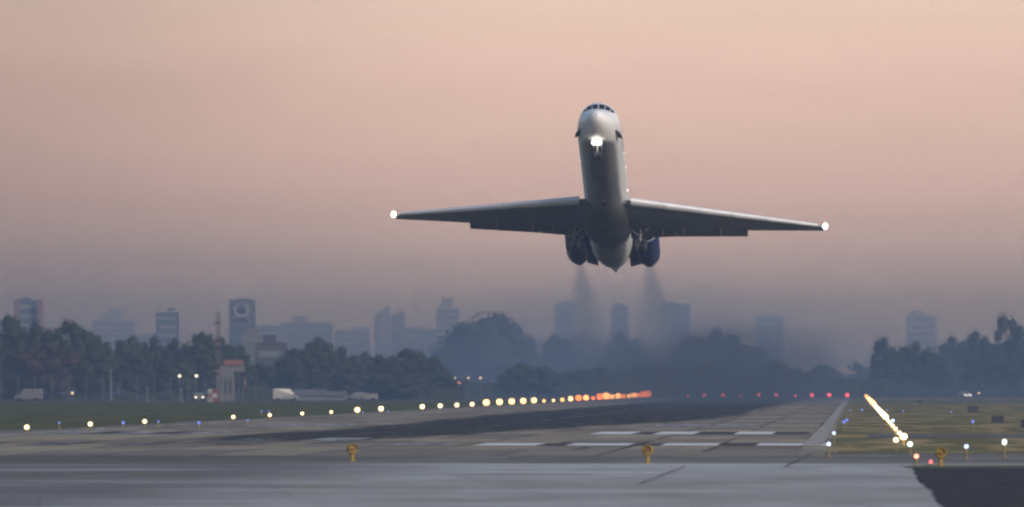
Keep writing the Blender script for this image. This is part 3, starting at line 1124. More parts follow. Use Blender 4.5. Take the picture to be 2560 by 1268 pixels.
# pale block with the orange fascia behind the mast
D2 = 2330.0
x0, x1 = gx(545, D2), gx(586, D2)
o = empty('service_building', ((x0 + x1) / 2, D2, 0), 'pale grey two-level service building with an orange fascia behind the mast', 'building')
hw = (x1 - x0) / 2
b = MB()
b.box(-hw, hw, -3, 3, 0, hz(930, D2))
b.box(-hw + 0.5, hw + 1.6, -2.6, 3, hz(930, D2), hz(913, D2))
b.build('wall', CREAM, o)
b = MB()
b.box(gx(562, D2) - o.location.x, gx(606, D2) - o.location.x, -2.9, 3.1, hz(913, D2), hz(900, D2))
b.build('fascia', ORANGE, o)
for k in range(3):
    b = MB()
    b.box(-hw + 0.35 + k * 0.85, -hw + 0.75 + k * 0.85, -3.03, -3.0, 1.2, 3.6)
    b.build('window', DARKWIN, o)

# windsock
D = 2200.0
o = empty('windsock', (gx(607, D), D, 0), 'red windsock hanging limp from a pale pole right of the service building', 'windsock')
b = MB()
b.rod((0, 0, 0), (0, 0, 4.2), 0.08, 0.05)
b.build('pole', PALE, o)
for k, m_ in enumerate((RED, PALE, RED)):
    b = MB()
    r = 0.30 - 0.05 * k
    b.rod((0.10 + 0.16 * k, 0, 4.2 - 0.75 * k), (0.26 + 0.16 * k, 0, 3.45 - 0.75 * k), r, r - 0.05, n=12)
    b.build('sock_band', m_, o)


def van(px, D, label, m, L=4.6, H=2.1, rz=90, lights=None, car=False):
    """Small vehicle: body, cabin glass, wheels, lamps."""
    p = Vector((gx(px, D), D, 0))
    o = empty('parked_car' if car else 'parked_van', p, label, 'car' if car else 'van', 'vehicles on the far perimeter road', R(rz))
    W = 0.88
    if car:
        prof = [(-L / 2, 0.35), (-L / 2, 0.85), (-L / 2 + 0.5, 0.98), (-L / 2 + 1.0, H), (L / 2 - 1.9, H), (L / 2 - 1.1, 0.98), (L / 2 - 0.1, 0.85), (L / 2, 0.4)]
    else:
        prof = [(-L / 2, 0.35), (-L / 2, H - 0.1), (-L / 2 + 0.15, H), (L / 2 - 1.6, H), (L / 2 - 0.9, 1.15), (L / 2 - 0.05, 0.95), (L / 2, 0.4)]
    b = MB()
    b.rings([[Vector((y, s * W * (0.85 if z > 1.2 else 1.0), z)) for y, z in prof] for s in (-1, 1)], smooth=False)
    b.build('body', m, o)
    for sx in (-1, 1):
        g = MB()
        ws = (L / 2 - 1.75, L / 2 - 1.15) if not car else (-L / 2 + 1.1, L / 2 - 1.6)
        g.add([(ws[0], sx * W * 0.93, 1.05), (ws[1], sx * W * 0.93, 1.05), (ws[1] - 0.2, sx * W * 0.87, H - 0.25), (ws[0], sx * W * 0.87, H - 0.25)], [(0, 1, 2, 3)])
        g.build('side_window', DARKWIN, o)
        for wx in (-L / 2 + 0.8, L / 2 - 0.85):
            t = MB()
            t.rod((wx, sx * (W - 0.18), 0.32), (wx, sx * (W + 0.02), 0.32), 0.32, n=14)
            t.build('wheel', RUBBER, o)
        if lights:
            t = MB()
            t.ball((L / 2 + 0.02, sx * 0.6, 0.7), 0.17, 6)
            t.build('headlight', lights, o)
    return o


van(72, 2300, 'pale vehicle by the tree foot at the far left of the frame', VANW, rz=170)
van(712, 2280, 'pale van at the far grass edge, left of the low tent-like roofs', VANW, rz=20)
van(893, 2380, 'off-white car at the far grass edge, just left of the bright white van', SILV, car=True, H=1.5, L=4.4, rz=185)
van(918, 2300, 'bright white van parked at the far grass edge below the dark trees', VANW, rz=185, H=1.35, L=3.6)
van(2412, 2900, 'silver car with lit headlights on the far road at right', SILV, car=True, H=1.5, L=4.6, rz=-75, lights=E_LAMPW)
van(497, 2290, 'dark car with one warm headlight glow left of the chequered hut', GREYM, car=True, H=1.5, L=4.2, rz=-85, lights=E_LAMPW)

# low pale roofs
for (px0, px1, yt, D, lab) in ((740, 812, 974, 2420, 'low pale pitched shed roof at the far grass edge, left one of two'), (800, 862, 978, 2440, 'low greenish shed roof at the far grass edge, right one of two')):
    x0, x1 = gx(px0, D), gx(px1, D)
    H = hz(yt, D)
    hw = (x1 - x0) / 2
    o = empty('low_shed', ((x0 + x1) / 2, D, 0), lab, 'shed', 'low sheds at the far grass edge')
    b = MB()
    b.box(-hw, hw, -3, 3, 0, H * 0.45)
    b.build('wall', GREYM, o)
    b = MB()
    b.rings([[Vector((x, -3.3, H * 0.45 + 0.003)), Vector((x, 0, H)), Vector((x, 3.3, H * 0.45 + 0.003))] for x in (-hw - 0.3, hw + 0.3)], smooth=False)
    b.build('roof', CREAM, o)


def pole(px, ytop, D, label, name='light_pole', r=0.16, m=PALE, lamp=None, arm=0.0, cat='pole', group=None, lr=0.28):
    o = empty(name, (gx(px, D), D, 0), label, cat, group)
    H = hz(ytop, D)
    b = MB()
    b.rod((0, 0, 0), (0, 0, 0.25), r * 2.2, n=10)
    b.rod((0, 0, 0.25), (0, 0, H), r, r * 0.7)
    if arm:
        b.rod((0, 0, H), (arm, 0, H + 0.15), r * 0.5)
    b.build('post', m, o)
    b = MB()
    if lamp:
        b.ball((arm, 0, H), lr, 7)
        b.build('lamp', lamp, o)
    else:
        b.box(-r * 1.4, r * 1.4, -r * 1.4, r * 1.4, H, H + 0.25)
        b.build('cap', m, o)
    return o


pole(277, 926, 2440, 'thick pale pole standing before the left-hand trees', r=0.20)
pole(368, 972, 2200, 'short pale post with a pinkish foot at the left grass edge', r=0.12)
pole(454, 975, 2250, 'short pale post at the left grass edge below the pair of lamps', r=0.12)
LG = 'lit lamps along the far roads'
pole(449, 940, 2450, 'warm lamp before the left-hand trees, left one of a close pair', 'street_lamp', 0.08, GREYM, E_LAMPW, 0, 'street lamp', LG)
pole(491, 940, 2450, 'warm lamp before the left-hand trees, right one of a close pair', 'street_lamp', 0.08, GREYM, E_LAMPW, 0, 'street lamp', LG)
pole(181, 983, 2300, 'low pinkish lamp at the left tree foot', 'street_lamp', 0.08, GREYM, E_LAMP, 0, 'street lamp', LG, 0.22)
pole(1060, 917, 2570, 'lone orange lamp in the dark trees left of the big round tree', 'street_lamp', 0.08, GREYM, E_LAMP, 0.2, 'street lamp', LG, 0.30)
pole(1137, 946, 2800, 'pale lamp at the foot of the big round tree, top left of its cluster', 'street_lamp', 0.08, GREYM, E_LAMPW, 0, 'street lamp', LG, 0.26)
pole(1148, 957, 2700, 'orange red lamp at the foot of the big round tree, lowest of its cluster', 'street_lamp', 0.08, GREYM, emit('lamp_orange_red', (1.0, 0.3, 0.15), 2.2), 0, 'street lamp', LG, 0.30)
pole(1171, 945, 2800, 'faint orange lamp in the middle of the cluster under the big round tree', 'street_lamp', 0.08, GREYM, E_LAMP, 0, 'street lamp', LG, 0.22)
pole(1201, 945, 2800, 'faint orange lamp, rightmost of the cluster under the big round tree', 'street_lamp', 0.08, GREYM, E_LAMP, 0, 'street lamp', LG, 0.26)
pole(2447, 983, 2950, 'orange lamp just right of the silver car on the far road', 'street_lamp', 0.08, GREYM, E_LAMP, 0, 'street lamp', LG, 0.24)

# perimeter fence in front of the left-hand trees
fx0, fx1, FD = gx(-40, 2455), gx(640, 2455), 2455.0
o = empty('perimeter_fence', (fx0, FD, 0), 'tall perimeter fence of pale posts and wires before the left-hand trees', 'fence')
nP = 17
for k in range(nP):
    b = MB()
    x = (fx1 - fx0) * k / (nP - 1)
    b.rod((x, 0, 0), (x, 0, 4.3), 0.06, 0.05, n=6)
    b.rod((x, 0, 4.3), (x, -0.45, 4.7), 0.05, n=5)
    b.build('post', GREYM, o)
b = MB()
for z in (0.5, 1.3, 2.1, 2.9, 3.7, 4.25):
    b.rod((0, -0.07, z), (fx1 - fx0, -0.07, z), 0.016, n=4)
b.build('wire', GREYM, o)


# ------------------------------------------------------------------ skyline
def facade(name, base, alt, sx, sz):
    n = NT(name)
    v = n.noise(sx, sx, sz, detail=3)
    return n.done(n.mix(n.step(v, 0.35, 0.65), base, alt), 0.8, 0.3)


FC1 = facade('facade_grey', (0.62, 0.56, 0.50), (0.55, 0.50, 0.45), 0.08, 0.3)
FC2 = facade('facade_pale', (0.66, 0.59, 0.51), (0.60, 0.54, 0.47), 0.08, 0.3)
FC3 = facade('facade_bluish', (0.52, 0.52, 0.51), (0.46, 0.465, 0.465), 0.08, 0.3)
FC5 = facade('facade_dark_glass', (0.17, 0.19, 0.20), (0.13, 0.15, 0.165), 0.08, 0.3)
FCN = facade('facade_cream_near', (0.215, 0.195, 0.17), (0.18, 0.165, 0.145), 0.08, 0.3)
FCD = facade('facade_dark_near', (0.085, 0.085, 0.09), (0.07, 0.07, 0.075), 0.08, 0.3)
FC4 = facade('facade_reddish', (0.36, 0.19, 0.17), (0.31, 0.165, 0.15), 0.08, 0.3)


def tower(D, px0, px1, ytop, m, label, roof=None, step=None, win=WIN, name='tower_block', strips=None):
    """Distant block: wall, ribbon windows floor by floor, plant room, optional set-back top."""
    x0, x1 = gx(px0, D), gx(px1, D)
    H = hz(ytop, D)
    hw = (x1 - x0) / 2
    o = empty(name, ((x0 + x1) / 2, D, 0), label, 'building', 'hazy skyline buildings')
    dp = min(9.0, max(5.0, hw))
    b = MB()
    b.box(-hw, hw, -dp, dp, 0, H)
    b.build('wall', m, o)
    if step:                                   # list of (left fraction, right fraction, top y)
        for a, c, yt in step:
            z1 = hz(yt, D)
            s = MB()
            s.box(-hw + 2 * hw * a, -hw + 2 * hw * c, -dp + 1, dp - 1, H, z1)
            s.build('upper_storeys', m, o)
    else:
        s = MB()
        k = (int(px0) * 7 % 11) / 11.0
        s.box(-hw * (0.75 - 0.9 * k), hw * (0.1 + 0.7 * k), -dp * 0.4, dp * 0.4, H, H + 0.9 + 1.3 * ((int(px1) * 5 % 7) / 7.0))
        s.build('plant_room', m, o)
    if roof:
        s = MB()
        s.box(-hw - 0.25, hw + 0.25, -dp - 0.25, dp + 0.25, H + 0.003, H + 0.6)
        s.build('parapet', roof, o)
    z = H - 3.0
    while z > max(8.0, H - 36):
        s = MB()
        s.box(-hw + 0.8, hw - 0.8, -dp - 0.06, -dp + 0.02, z, z + 1.3)
        s.build('window', win, o)
        z -= 3.4
    return o


o = tower(4900, 44, 105, 750, FC5, 'hazy tower block with reddish corners above the left-hand trees')
for s in (-1, 1):
    b = MB()
    hw = (gx(105, 4900) - gx(44, 4900)) / 2
    b.box(s * hw - 0.9, s * hw + 0.9, -9.3, -8.0, 0, hz(748, 4900))
    b.build('corner_pier', FC4, o)
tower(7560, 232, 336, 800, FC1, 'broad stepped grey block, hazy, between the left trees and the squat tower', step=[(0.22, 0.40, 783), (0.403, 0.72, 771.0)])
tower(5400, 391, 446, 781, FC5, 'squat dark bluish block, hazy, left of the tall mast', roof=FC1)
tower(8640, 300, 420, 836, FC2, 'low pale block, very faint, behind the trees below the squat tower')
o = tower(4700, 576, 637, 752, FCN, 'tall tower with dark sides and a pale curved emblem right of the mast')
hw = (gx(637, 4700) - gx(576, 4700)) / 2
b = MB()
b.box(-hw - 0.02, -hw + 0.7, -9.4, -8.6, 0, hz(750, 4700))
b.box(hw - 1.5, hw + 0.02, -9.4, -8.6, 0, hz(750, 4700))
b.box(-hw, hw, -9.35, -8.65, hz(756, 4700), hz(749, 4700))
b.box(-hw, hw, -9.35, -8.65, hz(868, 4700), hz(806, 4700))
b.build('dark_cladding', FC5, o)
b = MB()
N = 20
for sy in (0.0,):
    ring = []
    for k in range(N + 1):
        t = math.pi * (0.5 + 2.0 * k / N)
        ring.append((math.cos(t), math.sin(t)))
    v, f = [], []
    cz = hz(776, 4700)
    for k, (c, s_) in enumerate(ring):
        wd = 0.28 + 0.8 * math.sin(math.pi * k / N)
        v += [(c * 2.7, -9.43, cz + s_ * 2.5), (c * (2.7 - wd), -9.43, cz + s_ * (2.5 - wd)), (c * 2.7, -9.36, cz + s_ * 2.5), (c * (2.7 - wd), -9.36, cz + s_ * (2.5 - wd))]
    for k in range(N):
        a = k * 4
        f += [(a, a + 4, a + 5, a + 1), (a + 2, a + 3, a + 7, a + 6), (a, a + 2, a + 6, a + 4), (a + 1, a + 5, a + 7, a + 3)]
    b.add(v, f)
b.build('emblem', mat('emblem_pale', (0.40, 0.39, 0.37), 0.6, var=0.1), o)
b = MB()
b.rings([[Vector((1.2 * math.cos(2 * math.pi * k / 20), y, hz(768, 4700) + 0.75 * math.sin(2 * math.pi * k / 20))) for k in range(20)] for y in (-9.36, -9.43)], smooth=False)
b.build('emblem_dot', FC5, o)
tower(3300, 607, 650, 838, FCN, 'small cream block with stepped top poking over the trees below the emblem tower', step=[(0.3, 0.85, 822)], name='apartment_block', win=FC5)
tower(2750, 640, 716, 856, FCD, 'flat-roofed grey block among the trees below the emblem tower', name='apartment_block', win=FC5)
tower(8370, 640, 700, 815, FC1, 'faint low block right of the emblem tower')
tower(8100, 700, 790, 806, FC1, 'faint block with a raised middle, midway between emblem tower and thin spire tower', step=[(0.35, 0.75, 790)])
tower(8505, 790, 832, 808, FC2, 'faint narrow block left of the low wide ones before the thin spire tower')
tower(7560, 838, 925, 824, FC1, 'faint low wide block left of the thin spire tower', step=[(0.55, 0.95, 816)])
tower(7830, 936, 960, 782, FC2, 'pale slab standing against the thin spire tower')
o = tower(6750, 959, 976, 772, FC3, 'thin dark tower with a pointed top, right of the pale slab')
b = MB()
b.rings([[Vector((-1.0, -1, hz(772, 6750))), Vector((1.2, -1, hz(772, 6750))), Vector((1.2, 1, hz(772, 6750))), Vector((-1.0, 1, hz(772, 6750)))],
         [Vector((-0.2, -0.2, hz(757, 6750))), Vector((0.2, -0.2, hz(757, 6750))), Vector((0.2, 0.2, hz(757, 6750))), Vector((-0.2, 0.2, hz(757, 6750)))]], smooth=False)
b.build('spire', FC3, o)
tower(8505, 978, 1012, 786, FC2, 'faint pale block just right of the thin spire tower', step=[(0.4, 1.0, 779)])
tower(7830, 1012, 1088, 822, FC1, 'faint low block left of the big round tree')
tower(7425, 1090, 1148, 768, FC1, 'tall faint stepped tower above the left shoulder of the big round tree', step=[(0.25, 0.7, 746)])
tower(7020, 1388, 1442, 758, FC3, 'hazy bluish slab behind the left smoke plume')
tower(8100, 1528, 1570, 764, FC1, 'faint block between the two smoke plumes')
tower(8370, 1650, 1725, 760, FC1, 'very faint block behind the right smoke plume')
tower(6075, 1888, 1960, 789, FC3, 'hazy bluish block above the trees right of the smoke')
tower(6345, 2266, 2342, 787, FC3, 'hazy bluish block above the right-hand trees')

# pale gabled house among the right-hand trees
D = 3350.0
o = empty('gabled_house', (gx(2105, D), D, 0), 'pale sunlit house roof half hidden in the trees right of the runway end', 'house')
b = MB()
b.box(-2.6, 2.2, 0, 6, 0, hz(942, D))
b.build('wall', CREAM, o)
b = MB()
e = hz(942, D)
b.rings([[Vector((-3.0, y, e + 0.003)), Vector((0.4, y, hz(914, D))), Vector((3.9, y, hz(934, D)))] for y in (-0.4, 6.4)], smooth=False)
b.build('roof', mat('pale_tile_roof', (0.50, 0.38, 0.30), 0.85, var=0.3, scale=1.0), o)

# ================================================================== TREES
random.seed(21)


def foliage_mat(name, a, b_):
    n = NT(name)
    g = nd(n.t, 'ShaderNodeNewGeometry')
    v = n.noise(7.0, 7.0, 7.0, detail=3)
    c = n.mix(n.step(v, 0.35, 0.65), a, b_)
    return n.done(c, 0.8, 0.2)


LEAF = [foliage_mat('leaf_dark_green', (0.028, 0.036, 0.018), (0.040, 0.050, 0.024)),
        foliage_mat('leaf_mid_green', (0.034, 0.044, 0.022), (0.050, 0.062, 0.030)),
        foliage_mat('leaf_rusty', (0.070, 0.036, 0.028), (0.045, 0.036, 0.024)),
        foliage_mat('leaf_pale_green', (0.065, 0.080, 0.050), (0.048, 0.060, 0.036))]
BARK = mat('tree_bark', (0.07, 0.055, 0.045), 0.9, var=0.4, scale=3)


def crown_mesh(seed, mi, blobs=None, leaves=4600):
    """Crown of unit width and height: inner clumps plus many leaf sprays over them."""
    rnd = random.Random(seed)
    if blobs is None:
        blobs = []
        nb = rnd.randint(15, 22)
        for k in range(nb):
            t = 2 * math.pi * (k * 0.381966 + rnd.random() * 0.1)
            zc = 0.20 + 0.62 * ((k + 0.5) / nb) + rnd.uniform(-0.05, 0.05)
            env = math.sqrt(max(0.02, 1 - ((zc - 0.45) / 0.52) ** 2))
            rr = env * 0.33 * rnd.uniform(0.55, 1.0)
            r = rnd.uniform(0.10, 0.20) * (1.0 if zc < 0.7 else 0.8)
            blobs.append((rr * math.cos(t), rr * math.sin(t), zc, r))
        blobs.append((0, 0, 0.40, 0.27))
        blobs.append((rnd.uniform(-0.12, 0.12), 0, 0.86, 0.115))
    m = MB()
    for bx, by, bz, br in blobs:
        rings = []
        n1, n2 = 6, 10
        for i in range(1, n1):
            th = math.pi * i / n1
            rings.append([(bx + br * 0.74 * rnd.uniform(0.86, 1.08) * math.sin(th) * math.cos(2 * math.pi * j / n2), by + br * 0.74 * rnd.uniform(0.86, 1.08) * math.sin(th) * math.sin(2 * math.pi * j / n2),
                           bz - br * 0.74 * math.cos(th)) for j in range(n2)])
        m.rings(rings, 0, False)
    tot = sum(b[3] ** 2 for b in blobs)
    for bx, by, bz, br in blobs:
        for k in range(int(leaves * br * br / tot)):
            d = Vector((rnd.gauss(0, 1), rnd.gauss(0, 1), rnd.gauss(0, 1))).normalized()
            r = br * (0.70 + 0.52 * rnd.random() ** 1.3)
            c = Vector((bx, by, bz)) + d * r
            if c.z < 0.07:
                continue
            s = rnd.uniform(0.011, 0.028)
            u = (d.orthogonal().normalized() + Vector((rnd.uniform(-.8, .8), rnd.uniform(-.8, .8), rnd.uniform(-.8, .8)))).normalized()
            v = (u.cross(d) + Vector((rnd.uniform(-.5, .5), rnd.uniform(-.5, .5), rnd.uniform(-.5, .5)))).normalized()
            m.add([c - u * s, c + v * s * 0.7, c + u * s, c - v * s * 0.7], [(0, 1, 2, 3)])
    return m.mesh('crown', LEAF[mi])


CROWNS = [crown_mesh(100 + k, (0, 1, 0, 1, 0, 1, 2)[k]) for k in range(7)]
BIG = crown_mesh(300, 3, [(-0.36, 0, 0.42, 0.20), (-0.28, 0.05, 0.62, 0.16), (-0.17, -0.1, 0.74, 0.14), (0.0, 0.0, 0.80, 0.16), (0.09, 0.05, 0.87, 0.115), (0.20, -0.05, 0.72, 0.15), (0.30, 0.1, 0.56, 0.17),
                          (0.37, 0, 0.38, 0.17), (0, -0.1, 0.5, 0.3), (-0.2, 0, 0.3, 0.25), (0.2, 0, 0.3, 0.25), (-0.42, 0, 0.25, 0.15), (0.43, 0, 0.22, 0.15), (-0.24, 0.1, 0.76, 0.09), (0.13, 0, 0.8, 0.1)], 5200)
WISP = crown_mesh(301, 1, [(-0.1, 0, 0.86, 0.14), (0.12, 0, 0.84, 0.12), (-0.2, 0, 0.72, 0.10), (0.24, 0, 0.66, 0.09), (0.30, 0, 0.52, 0.09), (-0.25, 0, 0.52, 0.12), (0, 0, 0.25, 0.22)], 1800)


def trunk_mesh(seed):
    rnd = random.Random(seed)
    m = MB()
    m.rod((0, 0, 0), (0.01, 0, 0.30), 0.030, 0.020, n=8)
    m.rod((0.01, 0, 0.29), (-0.01, 0.01, 0.62), 0.020, 0.008, n=7)
    for k in range(6):
        t = 2 * math.pi * k / 6 + rnd.random()
        z = 0.22 + 0.06 * k
        m.rod((0, 0, z), (0.26 * math.cos(t), 0.26 * math.sin(t), z + 0.22), 0.012, 0.004, n=5)
    return m.mesh('trunk', BARK)


TRUNKS = [trunk_mesh(k) for k in range(3)]
TG = 'trees beyond the airfield'


def tree(px, ytop, wpx, D, var, label, me=None):
    W, H = wpx * D / F, hz(ytop, D)
    o = empty('broadleaf_tree', (gx(px, D), D, 0), label, 'tree', TG, (px * 0.7) % 6.28 if me is None else 0.0)
    t = link('trunk', TRUNKS[px % 3], o)
    t.scale = (W * 0.8, W * 0.8, H)
    c = link('crown', me or CROWNS[var], o)
    c.scale = (W * 1.02, W * 1.02, H * 1.02)
    return o


A = 'dark tree in the tall left-hand clump, '
for args in [
    (18, 783, 190, 2500, 0, A + 'cut off by the left edge of the frame'),
    (96, 803, 140, 2510, 2, A + 'in front of the reddish tower'),
    (166, 794, 125, 2490, 4, A + 'its pointed highest right-hand crown'),
    (212, 812, 110, 2500, 1, A + 'sloping shoulder right of the pointed crown'),
    (252, 833, 105, 2520, 3, A + 'its right-hand end above the thick pale pole'),
    (120, 850, 210, 2465, 6, 'reddish brown tree in front of the tall left-hand clump'),
    (25, 872, 180, 2468, 2, 'low dark tree at the left frame edge, before the tall clump'),
    (235, 878, 150, 2470, 0, 'low dark tree behind the thick pale pole'),
    (322, 836, 115, 2560, 1, 'rounded tree below the broad stepped block'),
    (380, 836, 110, 2570, 3, 'rounded tree below the faint low pale block'),
    (440, 842, 105, 2560, 5, 'rounded tree below the squat dark block'),
    (505, 825, 115, 2550, 0, 'tallest tree of the left middle row, left of the mast'),
    (560, 838, 100, 2560, 2, 'dark tree just right of the mast, below the emblem tower'),
    (604, 862, 95, 2580, 4, 'low dark tree below the small cream block'),
    (340, 885, 160, 2500, 4, 'low spreading tree before the left middle row, left one of three'),
    (440, 892, 150, 2500, 1, 'low spreading tree behind the pair of warm lamps'),
    (530, 885, 130, 2510, 3, 'low spreading tree right behind the tall mast'),
    (660, 905, 120, 2600, 2, 'low dark tree in front of the flat-roofed grey block'),
    (738, 866, 115, 2580, 0, 'dark tree just right of the flat-roofed grey block'),
    (800, 838, 140, 2600, 5, 'brownish rounded tree, highest between grey block and big round tree'),
    (848, 862, 100, 2590, 3, 'dark tree on the right shoulder of the brownish rounded tree'),
    (770, 895, 160, 2550, 2, 'low dark tree under the brownish rounded tree'),
    (905, 878, 110, 2700, 1, 'small tree left of the thin spire tower, before the low blocks'),
    (950, 885, 120, 2600, 4, 'dark tree directly below the thin spire tower'),
    (1015, 868, 150, 2570, 0, 'broad dark tree right of the thin spire tower'),
    (1078, 888, 110, 2600, 2, 'dark sloping tree at the left foot of the big round tree'),
    (880, 915, 150, 2560, 5, 'low dark tree above the parked white van'),
    (990, 920, 170, 2540, 3, 'low dark tree left of the lone orange lamp'),
    (1100, 925, 120, 2590, 1, 'low dark tree right of the lone orange lamp'),
]:
    tree(*args)
tree(1222, 779, 276, 3700, 0, 'big round spreading tree standing highest in the middle of the tree line', BIG)
S = 'smoke-veiled tree '
for args in [
    (1318, 905, 200, 2850, 3, 'low rounded bushy tree at the right foot of the big round tree'),
    (1394, 832, 120, 3900, 1, S + 'just right of the big round tree'),
    (1462, 820, 150, 3950, 5, S + 'below the left engine plume'),
    (1560, 826, 170, 3950, 3, S + 'between the two engine plumes'),
    (1650, 850, 150, 3700, 0, S + 'below the right engine plume'),
    (1725, 838, 140, 3500, 4, S + 'on the left shoulder of the dark dome'),
    (1792, 817, 180, 3450, 2, S + 'forming the top of the dark dome right of the plumes'),
    (1868, 858, 150, 3400, 0, S + 'on the right shoulder of the dark dome'),
    (1480, 915, 190, 2950, 2, 'low ' + S + 'behind the amber lights'),
    (1620, 910, 200, 2950, 4, 'low ' + S + 'above the orange end of the left light row'),
    (1760, 905, 200, 2960, 0, 'low ' + S + 'under the dark dome'),
    (1935, 898, 140, 3100, 5, 'dim tree below the bluish block right of the smoke'),
    (2000, 918, 130, 3100, 3, 'dim low tree left of the pale house roof'),
    (2060, 908, 110, 3250, 1, 'dim tree touching the left side of the pale house roof'),
    (2140, 905, 100, 3450, 5, 'dim tree behind the right side of the pale house roof'),
    (1900, 935, 160, 2990, 2, 'low dim tree above the red end lights'),
    (2110, 945, 130, 3050, 4, 'low dim tree in front of the pale house'),
    (2212, 839, 105, 3150, 0, 'tall dark square-shouldered tree left of the right-hand bluish block'),
    (2290, 852, 130, 3180, 2, 'dark rounded tree directly below the right-hand bluish block'),
    (2330, 900, 130, 3150, 4, 'dark lower tree right of the bluish block, above the far grass'),
    (2240, 905, 170, 3120, 1, 'low dark tree at the foot of the square-shouldered tree'),
    (2385, 836, 130, 3700, 3, 'paler tree behind, right of the right-hand bluish block'),
    (2440, 822, 130, 3700, 5, 'paler tree behind, left of the gap-crowned tree'),
    (2470, 850, 140, 3500, 1, 'mid-toned tree below the gap-crowned tree'),
    (2550, 808, 110, 3600, 0, 'pale-toned tree at the right edge of the frame'),
    (2470, 895, 180, 3200, 2, 'low dark tree above the silver car'),
    (2550, 885, 150, 3200, 4, 'low dark tree at the right edge of the frame'),
]:
    tree(*args)
tree(2518, 786, 110, 3650, 0, 'gap-crowned tree with sky showing through, near the right edge', WISP)


def hedge(px0, px1, D, H, label, seed):
    rnd = random.Random(seed)
    x0, x1 = gx(px0, D), gx(px1, D)
    o = empty('hedge', ((x0 + x1) / 2, D, 0), label, 'hedge', 'undergrowth along the tree foot')
    m = MB()
    hw = (x1 - x0) / 2
    x = -hw
    tops = []
    while x < hw:
        wd = rnd.uniform(2.0, 5.0)
        h = H * rnd.uniform(0.65, 1.1)
        tops.append((x, wd, h))
        rings = []
        for i in range(1, 6):
            th = math.pi * 0.5 * i / 5
            rings.append([(x + wd * 0.8 * math.sin(th) * math.cos(2 * math.pi * j / 10), 1.6 * math.sin(th) * math.sin(2 * math.pi * j / 10), h * 0.95 * math.cos(th)) for j in range(10)])
        m.rings(rings, 0, False)
        x += wd * 0.75
    for xx, wd, h in tops:
        for k in range(70):
            d = Vector((rnd.gauss(0, 1), rnd.gauss(0, 1), abs(rnd.gauss(0, 1)))).normalized()
            c = Vector((xx + d.x * wd * 0.9, d.y * 1.8, max(0.1, d.z * h)))
            s = rnd.uniform(0.15, 0.38)
            u = Vector((rnd.gauss(0, 1), rnd.gauss(0, 1), rnd.gauss(0, 1))).normalized()
            v = u.orthogonal().normalized()
            m.add([c - u * s, c + v * s * 0.7, c + u * s, c - v * s * 0.7], [(0, 1, 2, 3)])
    m.build('foliage', LEAF[0], o)
    m2 = MB()
    for xx, wd, h in tops:
        m2.rod((xx, 0, 0), (xx, 0, h * 0.4), 0.08, 0.05, n=5)
    m2.build('stem', BARK, o)


hedge(-60, 660, 2470, 1.5, 'long low dark hedge along the far side of the left grass', 1)
hedge(640, 1140, 2545, 2.6, 'dark undergrowth below the trees behind the parked van', 2)
hedge(1080, 1700, 2920, 4.2, 'dark undergrowth below the big round tree and the smoke', 3)
hedge(1640, 2200, 3010, 4.4, 'dark undergrowth behind the red end lights', 4)
hedge(2150, 2620, 3110, 4.0, 'dark undergrowth behind the right grass', 5)


# ================================================================== SMOKE AND HAZE
def smoke_mat(name, density, color, build):
    m = bpy.data.materials.new(name)
    m.use_nodes = True
    n = NT.__new__(NT)
    n.mat, n.t = m, m.node_tree
    n.t.nodes.clear()
    n.co = nd(n.t, 'ShaderNodeTexCoord').outputs['Object']
    s = nd(n.t, 'ShaderNodeSeparateXYZ')
    lk(n.t, n.co, s.inputs[0])
    n.x, n.y, n.z = s.outputs
    pv = nd(n.t, 'ShaderNodeVolumePrincipled')
    pv.inputs['Color'].default_value = (*color, 1)
    lk(n.t, n.mul(build(n), density), pv.inputs['Density'])
    out = nd(n.t, 'ShaderNodeOutputMaterial')
    lk(n.t, pv.outputs[0], out.inputs['Volume'])
    return m


# exhaust trails: from each engine back and down to the runway
ez0 = jet.matrix_basis


def plume(sgn, px, label):
    """A trail that widens as it sinks back along the flown path; its own axis starts at the nozzle."""
    p0 = jet.location + q @ Vector((sgn * 2.72, 39.0, 0.35))
    e = at(px, 862, 1760)
    b = MB()
    rr = []
    for k in range(15):
        t = k / 14
        y = p0.y + (e.y - p0.y) * t
        z = e.z + (p0.z - e.z) * (1 - t) ** 1.15
        x = p0.x + (e.x - p0.x) * t
        r = 0.55 + 3.4 * t
        rr.append([Vector((x - p0.x + r * math.cos(2 * math.pi * j / 16), y - p0.y, z - p0.z + r * math.sin(2 * math.pi * j / 16))) for j in range(16)])
    b.rings(rr, weld=True)

    def dens(n):
        t = n.op('DIVIDE', n.y, e.y - p0.y)
        cx = n.mul(t, e.x - p0.x)
        cz = n.mul(n.op('SUBTRACT', n.op('POWER', n.op('SUBTRACT', 1.0, n.op('MINIMUM', t, 0.999)), 1.15), 1.0), p0.z - e.z)
        dx, dz = n.op('SUBTRACT', n.x, cx), n.op('SUBTRACT', n.z, cz)
        rad = n.op('DIVIDE', n.op('SQRT', n.op('ADD', n.mul(dx, dx), n.mul(dz, dz))), n.op('MULTIPLY_ADD', t, 3.4, 0.55))
        rad = n.op('ADD', rad, n.op('MULTIPLY_ADD', n.noise(0.35, 0.03, 0.35, detail=3), 1.0, -0.5))
        return n.mul(n.step(rad, 1.0, 0.1), n.step(t, 0.75, 0.0, 0.22, 1.0))

    m = smoke_mat('exhaust_smoke', PLUME, (0.32, 0.36, 0.43), dens)
    o = b.build('exhaust_smoke', m)
    o.location = p0
    return tag(o, label, 'smoke', 'exhaust trails behind the engines', 'thing')


PLUME = 0.014
MIST = 0.00072
plume(-1, 1476, 'thin grey smoke trail streaming down from the left engine')
plume(1, 1648, 'thin grey smoke trail streaming down from the right engine')
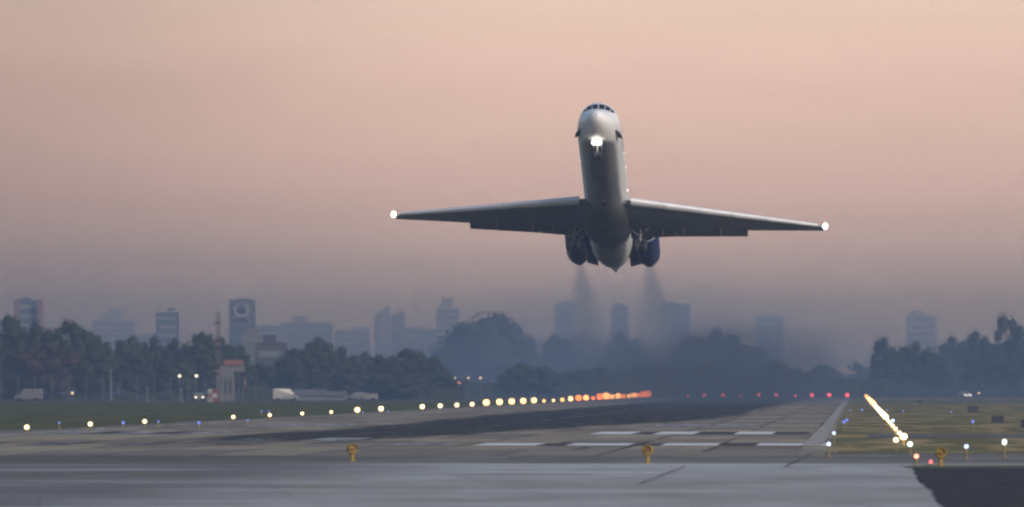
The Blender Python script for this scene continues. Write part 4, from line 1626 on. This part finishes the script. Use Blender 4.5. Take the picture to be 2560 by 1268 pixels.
# the bank of smoke lying over the far half of the runway
b = MB()
b.ball((0, 0, 0), 1.0, 16)
bank = b.build('smoke_bank', smoke_mat('drifting_smoke', 0.0028, (0.13, 0.165, 0.215),
               lambda n: n.mul(n.step(n.op('ADD', n.op('SQRT', n.op('ADD', n.op('ADD', n.mul(n.x, n.x), n.mul(n.y, n.y)), n.mul(n.z, n.z))), n.op('MULTIPLY_ADD', n.noise(2.2, 2.0, 2.2, detail=3), 0.9, -0.45)), 1.0, 0.25),
                               1.0)))
bank.location = (-21.0, 2100, 3.0)
bank.scale = (25.0, 560, 11.0)
tag(bank, 'dark blue-grey bank of exhaust smoke lying over the far runway', 'smoke', None, 'stuff')
b = MB()
b.ball((0, 0, 0), 1.0, 16)
veil = b.build('smoke_veil', smoke_mat('thin_blue_smoke', 0.0014, (0.36, 0.43, 0.58),
               lambda n: n.step(n.op('ADD', n.op('SQRT', n.op('ADD', n.op('ADD', n.mul(n.x, n.x), n.mul(n.y, n.y)), n.mul(n.z, n.z))), n.op('MULTIPLY_ADD', n.noise(1.6, 1.6, 1.6, detail=2), 0.5, -0.25)), 1.0, 0.45)))
veil.location = (gx(1640, 3270), 3270, 5.0)
veil.scale = (88.0, 300, 27.0)
tag(veil, 'thin bluish smoke veil drifting in front of the middle trees', 'smoke', None, 'stuff')
b = MB()
b.box(-420, 420, 1850, 4700, -0.6, 46.0)
mist = b.build('ground_mist', smoke_mat('low_blue_mist', MIST, (0.165, 0.25, 0.42), lambda n: n.mul(n.op('EXPONENT', n.mul(n.z, -1.0 / 11.0)), n.step(n.y, 1850.0, 2500.0))))
tag(mist, 'low blue-grey mist lying among the trees beyond the airfield', 'mist', None, 'stuff')
HAZE = 0.00023
b = MB()
b.box(-4000, 4000, -100, 9500, -1.0, 64.0)
hm = smoke_mat('pale_blue_haze', HAZE, (0.165, 0.24, 0.385), lambda n: 1.0)
hm.node_tree.nodes.clear()
pv = nd(hm.node_tree, 'ShaderNodeVolumePrincipled', i={'Density': HAZE, 'Color': (0.165, 0.24, 0.385, 1)})
ho = nd(hm.node_tree, 'ShaderNodeOutputMaterial')
lk(hm.node_tree, pv.outputs[0], ho.inputs['Volume'])
haze = b.build('haze', hm)
tag(haze, kind='stuff')
